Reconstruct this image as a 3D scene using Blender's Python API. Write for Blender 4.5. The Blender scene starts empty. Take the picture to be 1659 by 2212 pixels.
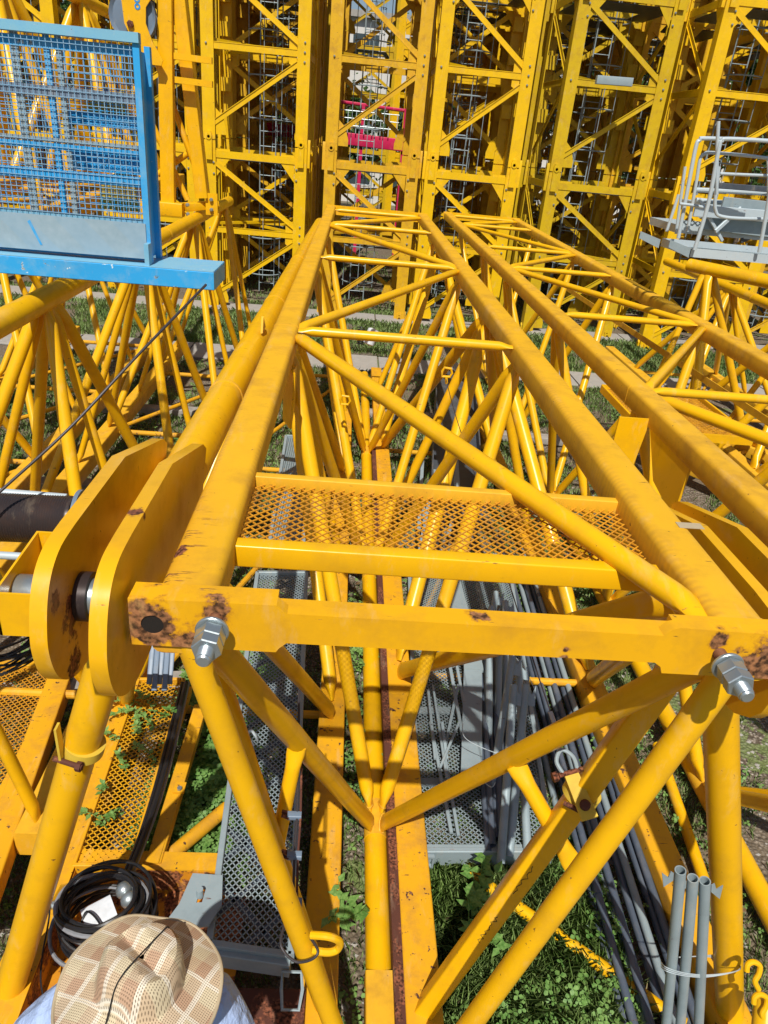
import bpy, bmesh, math, random
import numpy as np
from mathutils import Vector, Matrix
from mathutils.geometry import tessellate_polygon
random.seed(7); rng = np.random.default_rng(7)
R = math.radians
V = Vector
scene = bpy.context.scene
col = scene.collection

# ------------------------------------------------------------------ camera, world, sun
EYE = V((0, 0, 3.65)); FP = 1560.0; CX = 829.5; CY = 1106.0      # focal length and centre measured on a 1659 x 2212 copy of the photo
_y = V((775 - CX, 285 - CY, FP)).normalized()
_d = V((540 - CX, 4090 - CY, FP)); _d = (_d - _y * _d.dot(_y)).normalized()
_x = _d.cross(_y)
cam_d = bpy.data.cameras.new('camera'); cam = bpy.data.objects.new('camera', cam_d); col.objects.link(cam)
cam_d.sensor_fit = 'HORIZONTAL'; cam_d.sensor_width = 36; cam_d.lens = FP / 1659 * 36
cam_d.clip_start = 0.05; cam_d.clip_end = 500
right = V((_x.x, _y.x, -_d.x)); down = V((_x.y, _y.y, -_d.y)); fwd = V((_x.z, _y.z, -_d.z))
cam.matrix_world = Matrix(((right.x, -down.x, -fwd.x, EYE.x), (right.y, -down.y, -fwd.y, EYE.y), (right.z, -down.z, -fwd.z, EYE.z), (0, 0, 0, 1)))
scene.camera = cam

SUN = V((-0.13, -1.0, 1.38)).normalized()          # towards the sun
el = math.asin(SUN.z); az = math.atan2(SUN.x, SUN.y)
w = bpy.data.worlds.new('World'); scene.world = w; w.use_nodes = True
nt = w.node_tree; bgn = nt.nodes['Background']
sky = nt.nodes.new('ShaderNodeTexSky'); sky.sky_type = 'NISHITA'; sky.sun_disc = False
sky.sun_elevation = el; sky.sun_rotation = az
nt.links.new(sky.outputs[0], bgn.inputs[0]); bgn.inputs[1].default_value = 0.072
sl = bpy.data.lights.new('sun', 'SUN'); sl.energy = 5.0; sl.angle = R(0.55); sl.color = (1.0, 0.95, 0.87)
so = bpy.data.objects.new('sun', sl); col.objects.link(so)
so.rotation_euler = SUN.to_track_quat('Z', 'Y').to_euler(); so.location = (0, 0, 20)
scene.view_settings.view_transform = 'Standard'; scene.view_settings.look = 'None'
scene.view_settings.exposure = 0.0; scene.view_settings.gamma = 1.0

# ------------------------------------------------------------------ measuring: photo point -> world point on a plane of given z, y, x or depth
def _ray(u, v):
    a, b = (u - CX) / FP, (v - CY) / FP
    return right * a + down * b + fwd
def atz(u, v, z): d = _ray(u, v); return EYE + d * ((z - EYE.z) / d.z)
def aty(u, v, y): d = _ray(u, v); return EYE + d * (y / d.y)
def atx(u, v, x): d = _ray(u, v); return EYE + d * (x / d.x)
def atd(u, v, t): return EYE + _ray(u, v) * t

# ------------------------------------------------------------------ materials
def _mat(name):
    m = bpy.data.materials.new(name); m.use_nodes = True
    n = m.node_tree; b = n.nodes['Principled BSDF']
    return m, n, b
def _n(n, t, **k):
    x = n.nodes.new(t)
    for a, v in k.items():
        if a in x.inputs: x.inputs[a].default_value = v
        else: setattr(x, a, v)
    return x
def _ramp(n, src, p0, p1, c0=(0, 0, 0, 1), c1=(1, 1, 1, 1)):
    r = n.nodes.new('ShaderNodeValToRGB'); e = r.color_ramp.elements
    e[0].position = p0; e[1].position = p1; e[0].color = c0; e[1].color = c1
    n.links.new(src, r.inputs[0]); return r.outputs[0]
def _mix(n, f, a, b, bt='MIX'):
    x = n.nodes.new('ShaderNodeMix'); x.data_type = 'RGBA'; x.blend_type = bt
    for s, v in ((x.inputs['Factor'], f), (x.inputs['A'], a), (x.inputs['B'], b)):
        if isinstance(v, (int, float)): s.default_value = v
        elif isinstance(v, tuple): s.default_value = v if len(v) == 4 else (*v, 1)
        else: n.links.new(v, s)
    return x.outputs['Result']
def _math(n, op, a, b=0.0):
    x = n.nodes.new('ShaderNodeMath'); x.operation = op
    for i, v in enumerate((a, b)):
        if isinstance(v, (int, float)): x.inputs[i].default_value = v
        else: n.links.new(v, x.inputs[i])
    return x.outputs[0]

def paint(name, c, rough=0.38, rust=0.62, rustc=(0.10, 0.035, 0.018), dirt=0.25, dirtc=(0.30, 0.13, 0.03), spots=0.73, spotscale=26, coat=0.12, centres=(), band=None, metal=0.0, streak=False):
    """painted steel: faint tone changes, dust, rusty chips; centres = [(point, radius)] of heavy rust; band = (axis x, half width) worn ripple band"""
    m, n, b = _mat(name); L = n.links.new
    g = _n(n, 'ShaderNodeNewGeometry'); P = g.outputs['Position']
    a1 = _n(n, 'ShaderNodeTexNoise', Scale=1.7, Detail=4.0); L(P, a1.inputs['Vector'])
    a2 = _n(n, 'ShaderNodeTexNoise', Scale=6.5, Detail=7.0, Roughness=0.65); L(P, a2.inputs['Vector'])
    a3 = _n(n, 'ShaderNodeTexNoise', Scale=float(spotscale), Detail=6.0, Roughness=0.6); L(P, a3.inputs['Vector'])
    c0 = tuple(x * 0.86 for x in c); c1 = tuple(min(1, x * 1.08) for x in c)
    base = _mix(n, a1.outputs[0], c0, c1)
    dm = _ramp(n, a2.outputs[0], 0.48, 0.72); base = _mix(n, _math(n, 'MULTIPLY', dm, dirt), base, dirtc)
    r1 = _ramp(n, a2.outputs[0], rust, rust + 0.035)
    s1 = _ramp(n, a3.outputs[0], spots, spots + 0.02)
    mask = _math(n, 'MAXIMUM', _math(n, 'MULTIPLY', r1, s1) if rust > 0.5 else r1, s1)
    if centres:
        for (p, rad) in centres:
            vm = n.nodes.new('ShaderNodeVectorMath'); vm.operation = 'DISTANCE'; L(P, vm.inputs[0]); vm.inputs[1].default_value = p
            q = _math(n, 'DIVIDE', vm.outputs['Value'], rad)
            q = _math(n, 'ADD', q, _math(n, 'MULTIPLY', _math(n, 'SUBTRACT', a3.outputs[0], 0.5), 2.6))
            base = _mix(n, _math(n, 'MULTIPLY', _ramp(n, q, 0.7, 1.9, (1, 1, 1, 1), (0, 0, 0, 1)), 0.55), base, (0.36, 0.13, 0.02))
            mask = _math(n, 'MAXIMUM', mask, _ramp(n, q, 0.62, 0.78, (1, 1, 1, 1), (0, 0, 0, 1)))
    mp = n.nodes.new('ShaderNodeMapping'); mp.inputs['Scale'].default_value = (9, 62, 40); L(P, mp.inputs['Vector'])
    a5 = _n(n, 'ShaderNodeTexNoise', Scale=1.0, Detail=5.0, Roughness=0.6); L(mp.outputs[0], a5.inputs['Vector'])
    mask = _math(n, 'MAXIMUM', mask, _math(n, 'MULTIPLY', _ramp(n, a5.outputs[0], 0.69, 0.71), 0.8))
    if streak:
        s2 = n.nodes.new('ShaderNodeSeparateXYZ'); L(P, s2.inputs[0])
        reg = _math(n, 'MULTIPLY', _ramp(n, _math(n, 'ADD', s2.outputs[0], 0.5), 0.11, 0.19, (1, 1, 1, 1), (0, 0, 0, 1)), _ramp(n, _math(n, 'MULTIPLY', s2.outputs[1], 0.333), 0.55, 0.68, (1, 1, 1, 1), (0, 0, 0, 1)))
        mask = _math(n, 'MAXIMUM', mask, _math(n, 'MULTIPLY', reg, _ramp(n, a5.outputs[0], 0.58, 0.62)))
        base = _mix(n, _math(n, 'MULTIPLY', reg, _math(n, 'MULTIPLY', a2.outputs[0], 0.35)), base, (0.45, 0.17, 0.04))
    if band:
        sx = n.nodes.new('ShaderNodeSeparateXYZ'); L(P, sx.inputs[0])
        for bx_, hw in band:
            q = _math(n, 'DIVIDE', _math(n, 'ABSOLUTE', _math(n, 'SUBTRACT', sx.outputs[0], bx_)), hw)
            wv = _n(n, 'ShaderNodeTexWave', Scale=11.0, Distortion=7.0, Detail=3.0); wv.bands_direction = 'Y'; L(P, wv.inputs['Vector'])
            q2 = _ramp(n, q, 0.3, 1.0, (1, 1, 1, 1), (0, 0, 0, 1))
            q2 = _math(n, 'MULTIPLY', q2, _math(n, 'ADD', _math(n, 'MULTIPLY', wv.outputs['Fac'], 0.20), 0.10))
            q2 = _math(n, 'MULTIPLY', q2, _ramp(n, a1.outputs[0], 0.3, 0.6))
            base = _mix(n, q2, base, (0.34, 0.13, 0.035))
    a4 = _n(n, 'ShaderNodeTexNoise', Scale=float(spotscale) * 3.1, Detail=5.0); L(P, a4.inputs['Vector'])
    rc = _mix(n, _ramp(n, a4.outputs[0], 0.38, 0.62), tuple(x * 0.35 for x in rustc), tuple(min(1, x * 2.6) for x in rustc))
    outc = _mix(n, mask, base, rc)
    L(outc, b.inputs['Base Color'])
    rr = _mix(n, mask, (rough,) * 3, (0.85,) * 3); rr = _mix(n, _math(n, 'MULTIPLY', dm, 0.4), rr, (0.7,) * 3); L(rr, b.inputs['Roughness'])
    b.inputs['Coat Weight'].default_value = coat * 0.4; b.inputs['Specular IOR Level'].default_value = 0.32; b.inputs['Coat Roughness'].default_value = 0.2; b.inputs['Metallic'].default_value = metal
    mp2 = n.nodes.new('ShaderNodeMapping'); mp2.inputs['Scale'].default_value = (14, 3.2, 5); L(P, mp2.inputs['Vector'])
    a6 = _n(n, 'ShaderNodeTexNoise', Scale=1.0, Detail=8.0, Roughness=0.7); L(mp2.outputs[0], a6.inputs['Vector'])
    sc_ = _math(n, 'MULTIPLY', _ramp(n, a6.outputs[0], 0.56, 0.70), 0.42)
    lite = _mix(n, 0.45, c, (0.62, 0.50, 0.34)); outc2 = _mix(n, sc_, outc, lite)
    g7 = _n(n, 'ShaderNodeTexNoise', Scale=2.3, Detail=9.0, Roughness=0.75); L(P, g7.inputs['Vector'])
    outc2 = _mix(n, _math(n, 'MULTIPLY', _ramp(n, g7.outputs[0], 0.52, 0.66), 0.32 * dirt), outc2, tuple(x * 0.7 for x in dirtc))
    L(outc2, b.inputs['Base Color'])
    bp = _n(n, 'ShaderNodeBump', Strength=0.12, Distance=0.004)
    hh = _math(n, 'SUBTRACT', _math(n, 'MULTIPLY', a3.outputs[0], 0.6), _math(n, 'MULTIPLY', mask, 0.8)); L(hh, bp.inputs['Height']); L(bp.outputs[0], b.inputs['Normal'])
    return m

YEL = (0.82, 0.445, 0.004)
M = {}
M['yellow'] = paint('yellow paint', YEL, rough=0.30, coat=0.3)
M['yellow_chord'] = paint('weathered yellow chord paint', (0.78, 0.42, 0.015), rough=0.5, dirt=0.4, band=[(0.972, 0.035), (-0.275, 0.012), (-0.40, 0.02)], spots=0.71, spotscale=34, centres=[((-0.42, 1.40, 2.65), 0.05), ((-0.40, 1.62, 2.655), 0.03)], streak=True)
M['yellow_chord2'] = paint('dusty yellow chord paint', (0.75, 0.41, 0.02), rough=0.55, dirt=0.5, spots=0.70)
M['yellow_plate'] = paint('yellow end plate paint with rust', (0.80, 0.41, 0.006), rough=0.45, rustc=(0.14, 0.062, 0.026), dirt=0.35, spots=0.71, spotscale=22,
    centres=[((-0.40, 1.36, 2.61), 0.085), ((-0.33, 1.36, 2.56), 0.05), ((-0.255, 1.36, 2.655), 0.045), ((-0.45, 1.37, 2.6), 0.07), ((1.03, 1.36, 2.585), 0.06), ((1.09, 1.36, 2.58), 0.1), ((0.93, 1.36, 2.65), 0.03), ((0.36, 1.40, 2.662), 0.03), ((0.57, 1.36, 2.575), 0.018), ((0.57, 1.36, 2.60), 0.012)])
M['yellow_lug'] = paint('yellow fork plate paint', (0.78, 0.41, 0.006), dirt=0.3, rough=0.33, coat=0.25, spots=0.74, spotscale=30, centres=[((-0.61, 1.46, 2.57), 0.075), ((-0.61, 1.42, 2.43), 0.05), ((-0.49, 1.58, 2.775), 0.03), ((-0.62, 1.37, 2.66), 0.03)])
M['yellow_mast'] = paint('bright yellow mast paint', (0.80, 0.485, 0.003), rough=0.42, dirt=0.22, rust=0.66, spots=0.75, spotscale=14)
M['yellow_mast_olive'] = paint('olive yellow mast paint', (0.60, 0.40, 0.006), rough=0.5, dirt=0.4, spots=0.72, spotscale=14)
M['yellow_mast_old'] = paint('tan yellow mast paint', (0.70, 0.40, 0.012), rough=0.5, dirt=0.45, spots=0.72, spotscale=14)
M['yellow_worn'] = paint('worn yellow paint', (0.72, 0.36, 0.008), rough=0.6, rust=0.63, dirt=0.7, dirtc=(0.40, 0.19, 0.04), spots=0.64, spotscale=24, rustc=(0.07, 0.03, 0.018))
M['yellow_mesh'] = paint('yellow wire mesh paint', (0.70, 0.32, 0.02), rough=0.5, dirt=0.7, spots=0.66, spotscale=30)
M['yellow_old'] = paint('faded pale yellow paint', (0.66, 0.47, 0.05), rough=0.55, dirt=0.5, spots=0.69)
M['rust_plate'] = paint('rusty yellow chequer plate', (0.62, 0.25, 0.012), rough=0.6, rust=0.49, rustc=(0.13, 0.045, 0.018), dirt=0.9, dirtc=(0.22, 0.08, 0.02), spots=0.6)
M['rust_brown'] = paint('brown rusted steel', (0.10, 0.035, 0.022), rough=0.8, rust=0.5, dirt=0.5, dirtc=(0.05, 0.02, 0.015), coat=0)
M['primer'] = paint('red oxide edge', (0.30, 0.09, 0.04), rough=0.7, dirt=0.5, dirtc=(0.1, 0.04, 0.02), coat=0)
M['dark_drum'] = paint('dark oily drum steel', (0.045, 0.035, 0.035), rough=0.35, rust=0.58, rustc=(0.08, 0.035, 0.02), dirt=0.4, dirtc=(0.09, 0.04, 0.02), coat=0.2, metal=0.3)
M['galv'] = paint('galvanised steel', (0.30, 0.375, 0.405), rough=0.5, rust=0.72, dirt=0.35, dirtc=(0.15, 0.19, 0.21), spots=0.78, coat=0, metal=0.15)
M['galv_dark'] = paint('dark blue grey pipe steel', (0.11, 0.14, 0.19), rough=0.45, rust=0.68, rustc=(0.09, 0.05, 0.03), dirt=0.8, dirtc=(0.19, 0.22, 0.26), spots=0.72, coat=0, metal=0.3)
M['galv_light'] = paint('pale galvanised rail steel', (0.50, 0.58, 0.62), rough=0.35, rust=0.75, dirt=0.2, dirtc=(0.3, 0.34, 0.36), spots=0.8, coat=0, metal=0.15)
M['grey_sheet'] = paint('dark grey sheet steel', (0.06, 0.07, 0.085), rough=0.5, rust=0.7, dirt=0.4, dirtc=(0.15, 0.17, 0.2), coat=0)
M['zinc'] = paint('zinc plated bolt steel', (0.42, 0.48, 0.50), rough=0.32, rust=0.68, dirt=0.3, dirtc=(0.25, 0.28, 0.3), spots=0.76, spotscale=60, coat=0, metal=0.75)
M['rusty_thread'] = paint('rusty thread', (0.20, 0.08, 0.035), rough=0.7, rust=0.5, coat=0, metal=0.3)
M['blue'] = paint('sky blue paint', (0.03, 0.36, 0.76), rough=0.5, rust=0.60, dirt=0.8, dirtc=(0.18, 0.42, 0.62), spots=0.66, spotscale=15, rustc=(0.25, 0.30, 0.32))
M['blue_pale'] = paint('pale sun bleached blue paint', (0.20, 0.46, 0.62), rough=0.55, rust=0.66, dirt=0.5, dirtc=(0.10, 0.38, 0.70), spots=0.7, rustc=(0.3, 0.3, 0.3))
M['blue_wire'] = paint('grey blue mesh wire', (0.24, 0.42, 0.58), rough=0.5, dirt=0.6, dirtc=(0.04, 0.28, 0.6), coat=0)
M['sheave'] = paint('blue grey sheave', (0.16, 0.22, 0.30), rough=0.4, dirt=0.3, dirtc=(0.1, 0.12, 0.15))
M['red'] = paint('crimson machine paint', (0.60, 0.015, 0.10), rough=0.45, dirt=0.3)
def plain(name, c, rough=0.6, metal=0.0, nscale=30.0, var=0.25, bump=0.1):
    m, n, b = _mat(name); L = n.links.new
    g = _n(n, 'ShaderNodeNewGeometry')
    t = _n(n, 'ShaderNodeTexNoise', Scale=nscale, Detail=5.0); L(g.outputs['Position'], t.inputs['Vector'])
    L(_mix(n, t.outputs[0], tuple(x * (1 - var) for x in c), tuple(min(1, x * (1 + var)) for x in c)), b.inputs['Base Color'])
    b.inputs['Roughness'].default_value = rough; b.inputs['Metallic'].default_value = metal
    bp = _n(n, 'ShaderNodeBump', Strength=bump, Distance=0.01); L(t.outputs[0], bp.inputs['Height']); L(bp.outputs[0], b.inputs['Normal'])
    return m
M['rubber'] = plain('black cable rubber', (0.012, 0.012, 0.014), 0.4)
M['cable_grey'] = plain('grey cable jacket', (0.22, 0.23, 0.25), 0.45)
M['wire_rope'] = plain('steel wire rope', (0.05, 0.045, 0.05), 0.5, 0.4, 200)
M['hole_dark'] = plain('painted hole shade', (0.01, 0.007, 0.005), 0.9)  # near-black colour standing in for the shade inside holes
M['wood'] = plain('weathered grey timber', (0.30, 0.28, 0.25), 0.85, 0, 14, 0.4, 0.5)
M['concrete'] = plain('concrete slab', (0.33, 0.31, 0.28), 0.9, 0, 12, 0.2, 0.4)
M['wall'] = plain('pale render wall', (0.62, 0.60, 0.56), 0.85, 0, 4, 0.1)
M['window'] = plain('dark window glass', (0.05, 0.07, 0.08), 0.2)
M['shirt'] = plain('light blue cotton', (0.36, 0.47, 0.72), 0.9, 0, 9, 0.10, 1.0)
M['shirt'].node_tree.nodes['Bump'].inputs['Distance'].default_value = 0.05
M['trousers'] = plain('dark blue trousers', (0.03, 0.04, 0.07), 0.9)
M['skin'] = plain('skin', (0.40, 0.22, 0.14), 0.55, 0, 20, 0.06)
M['hair'] = plain('black hair', (0.012, 0.01, 0.009), 0.5)
M['shoe'] = plain('brown boot leather', (0.08, 0.05, 0.03), 0.6)
M['hem'] = plain('khaki hat binding', (0.42, 0.34, 0.22), 0.8, 0, 60, 0.1)
M['black_cord'] = plain('black cord', (0.008, 0.008, 0.008), 0.7)
M['white_box'] = plain('pale junction box plastic', (0.66, 0.70, 0.74), 0.35)
M['bark'] = plain('tree bark', (0.12, 0.08, 0.05), 0.9, 0, 20, 0.4, 0.6)
M['numeral'] = plain('blue stencil paint', (0.02, 0.25, 0.6), 0.6)
M['ink'] = plain('dark marker ink', (0.03, 0.015, 0.01), 0.8)

def hat_mat():
    m, n, b = _mat('woven plaid straw'); L = n.links.new
    tc = _n(n, 'ShaderNodeTexCoord'); sx = n.nodes.new('ShaderNodeSeparateXYZ')
    nz = _n(n, 'ShaderNodeTexNoise', Scale=6.0, Detail=2.0); L(tc.outputs['Object'], nz.inputs['Vector'])
    vm = n.nodes.new('ShaderNodeVectorMath'); vm.operation = 'MULTIPLY_ADD'; L(nz.outputs['Color'], vm.inputs[0]); vm.inputs[1].default_value = (0.02,) * 3; L(tc.outputs['Object'], vm.inputs[2])
    rot = n.nodes.new('ShaderNodeVectorRotate'); rot.inputs['Angle'].default_value = R(24); rot.inputs['Axis'].default_value = (0, 0, 1); L(vm.outputs[0], rot.inputs['Vector'])
    L(rot.outputs[0], sx.inputs[0])
    def bandf(ch, per, lo, hi, off=0.0):
        t = _math(n, 'FRACT', _math(n, 'ADD', _math(n, 'MULTIPLY', ch, 1 / per), off + 50)); 
        return _ramp(n, _math(n, 'ABSOLUTE', _math(n, 'SUBTRACT', t, 0.5)), lo, hi)
    X, Y_ = sx.outputs[0], sx.outputs[1]
    bx_ = bandf(X, 0.085, 0.24, 0.27); by_ = bandf(Y_, 0.085, 0.24, 0.27)
    base = _mix(n, bx_, (0.60, 0.50, 0.32), (0.46, 0.30, 0.19)); base2 = _mix(n, by_, (0.60, 0.52, 0.36), (0.50, 0.33, 0.22))
    base = _mix(n, 0.5, base, base2)
    dark = _math(n, 'MULTIPLY', bx_, by_); base = _mix(n, _math(n, 'MULTIPLY', dark, 0.2), base, (0.34, 0.2, 0.12))
    for ch, o in ((X, 0.25), (X, 0.30), (X, 0.35), (Y_, 0.72), (Y_, 0.78)):
        ln = bandf(ch, 0.085, 0.012, 0.03, o); base = _mix(n, _math(n, 'SUBTRACT', 1.0, ln), base, (0.72, 0.66, 0.54))
    # weave holes
    def th(ch): 
        s = _math(n, 'SINE', _math(n, 'MULTIPLY', ch, 2 * math.pi / 0.0052)); return s
    a, c = th(X), th(Y_)
    hole_dark = _ramp(n, _math(n, 'MULTIPLY', _math(n, 'ADD', _math(n, 'MULTIPLY', a, 0.5), 0.5), _math(n, 'ADD', _math(n, 'MULTIPLY', c, 0.5), 0.5)), 0.35, 0.7)
    base = _mix(n, _math(n, 'MULTIPLY', hole_dark, 0.75), base, (0.13, 0.085, 0.05))
    L(base, b.inputs['Base Color']); b.inputs['Roughness'].default_value = 0.75
    bp = _n(n, 'ShaderNodeBump', Strength=0.6, Distance=0.002); L(_math(n, 'SUBTRACT', 1.0, hole_dark), bp.inputs['Height']); L(bp.outputs[0], b.inputs['Normal'])
    return m
M['hat'] = hat_mat()

def leaf_mat(name, c, c2):
    m, n, b = _mat(name); L = n.links.new
    g = _n(n, 'ShaderNodeNewGeometry'); t = _n(n, 'ShaderNodeTexNoise', Scale=3.0, Detail=6.0); L(g.outputs['Position'], t.inputs['Vector'])
    t2 = _n(n, 'ShaderNodeTexNoise', Scale=60.0, Detail=1.0); L(g.outputs['Position'], t2.inputs['Vector'])
    f = _math(n, 'MULTIPLY', _math(n, 'ADD', t.outputs[0], t2.outputs[0]), 0.5)
    cc = _mix(n, _ramp(n, f, 0.38, 0.62), c, c2); L(cc, b.inputs['Base Color']); b.inputs['Roughness'].default_value = 0.55
    tr = _n(n, 'ShaderNodeBsdfTranslucent'); L(cc, tr.inputs['Color'])
    mx = _n(n, 'ShaderNodeMixShader', Fac=0.3); L(b.outputs[0], mx.inputs[1]); L(tr.outputs[0], mx.inputs[2])
    L(mx.outputs[0], n.nodes['Material Output'].inputs['Surface']); return m
M['grass'] = leaf_mat('grass blades', (0.13, 0.24, 0.04), (0.34, 0.46, 0.16))
M['weed'] = leaf_mat('weed leaves', (0.09, 0.23, 0.04), (0.26, 0.44, 0.12))
M['tree_leaf'] = leaf_mat('tree leaves', (0.03, 0.08, 0.015), (0.09, 0.17, 0.03))

M['straw'] = leaf_mat('dry grass', (0.34, 0.28, 0.12), (0.50, 0.43, 0.22))
M['litter'] = leaf_mat('dead leaves', (0.12, 0.07, 0.03), (0.30, 0.19, 0.09))
def ground_mat():
    m, n, b = _mat('gravelly soil with moss'); L = n.links.new
    g = _n(n, 'ShaderNodeNewGeometry'); P = g.outputs['Position']
    vo = _n(n, 'ShaderNodeTexVoronoi', Scale=42.0); L(P, vo.inputs['Vector'])
    vo2 = _n(n, 'ShaderNodeTexVoronoi', Scale=17.0); L(P, vo2.inputs['Vector'])
    t = _n(n, 'ShaderNodeTexNoise', Scale=1.1, Detail=8.0, Roughness=0.6); L(P, t.inputs['Vector'])
    t2 = _n(n, 'ShaderNodeTexNoise', Scale=90.0, Detail=3.0); L(P, t2.inputs['Vector'])
    sp = n.nodes.new('ShaderNodeSeparateColor'); L(vo.outputs['Color'], sp.inputs[0])
    stone = _mix(n, sp.outputs[0], (0.16, 0.125, 0.09), (0.46, 0.40, 0.33))
    stone = _mix(n, _ramp(n, vo.outputs['Distance'], 0.25, 0.6), stone, (0.10, 0.075, 0.05))
    soil = _mix(n, t2.outputs[0], (0.10, 0.075, 0.045), (0.24, 0.19, 0.13))
    gr = _mix(n, t2.outputs[0], (0.09, 0.14, 0.03), (0.20, 0.25, 0.08))
    c = _mix(n, _ramp(n, t.outputs[0], 0.42, 0.55), soil, stone); c = _mix(n, _math(n, 'MULTIPLY', _ramp(n, t.outputs[0], 0.58, 0.40), 0.75), c, gr)
    L(c, b.inputs['Base Color']); b.inputs['Roughness'].default_value = 0.95
    h = _math(n, 'ADD', _math(n, 'MULTIPLY', vo.outputs['Distance'], -0.8), _math(n, 'MULTIPLY', vo2.outputs['Distance'], -0.6))
    bp = _n(n, 'ShaderNodeBump', Strength=0.8, Distance=0.03); L(h, bp.inputs['Height']); L(bp.outputs[0], b.inputs['Normal'])
    return m
M['ground'] = ground_mat()

def stripe_mat():
    m, n, b = _mat('grey kick board with faded blue and sand stripes'); L = n.links.new
    g = _n(n, 'ShaderNodeNewGeometry'); s = n.nodes.new('ShaderNodeSeparateXYZ'); L(g.outputs['Position'], s.inputs[0])
    d = _math(n, 'ADD', s.outputs[0], s.outputs[2]); t = _n(n, 'ShaderNodeTexNoise', Scale=22.0, Detail=6.0); L(g.outputs['Position'], t.inputs['Vector'])
    f = _math(n, 'FRACT', _math(n, 'ADD', _math(n, 'MULTIPLY', d, 3.1), 20.1)); st = _ramp(n, f, 0.46, 0.5)
    c = _mix(n, t.outputs[0], (0.20, 0.31, 0.38), (0.34, 0.45, 0.52)); c = _mix(n, _math(n, 'MULTIPLY', st, 0.22), c, (0.20, 0.38, 0.55))
    q = _ramp(n, s.outputs[0], 0.0, 1.0); sand = _math(n, 'GREATER_THAN', s.outputs[0], -0.835)
    c = _mix(n, _math(n, 'MULTIPLY', sand, 0.8), c, (0.52, 0.38, 0.16)); L(c, b.inputs['Base Color']); b.inputs['Roughness'].default_value = 0.7
    return m
M['kick'] = stripe_mat()

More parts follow.
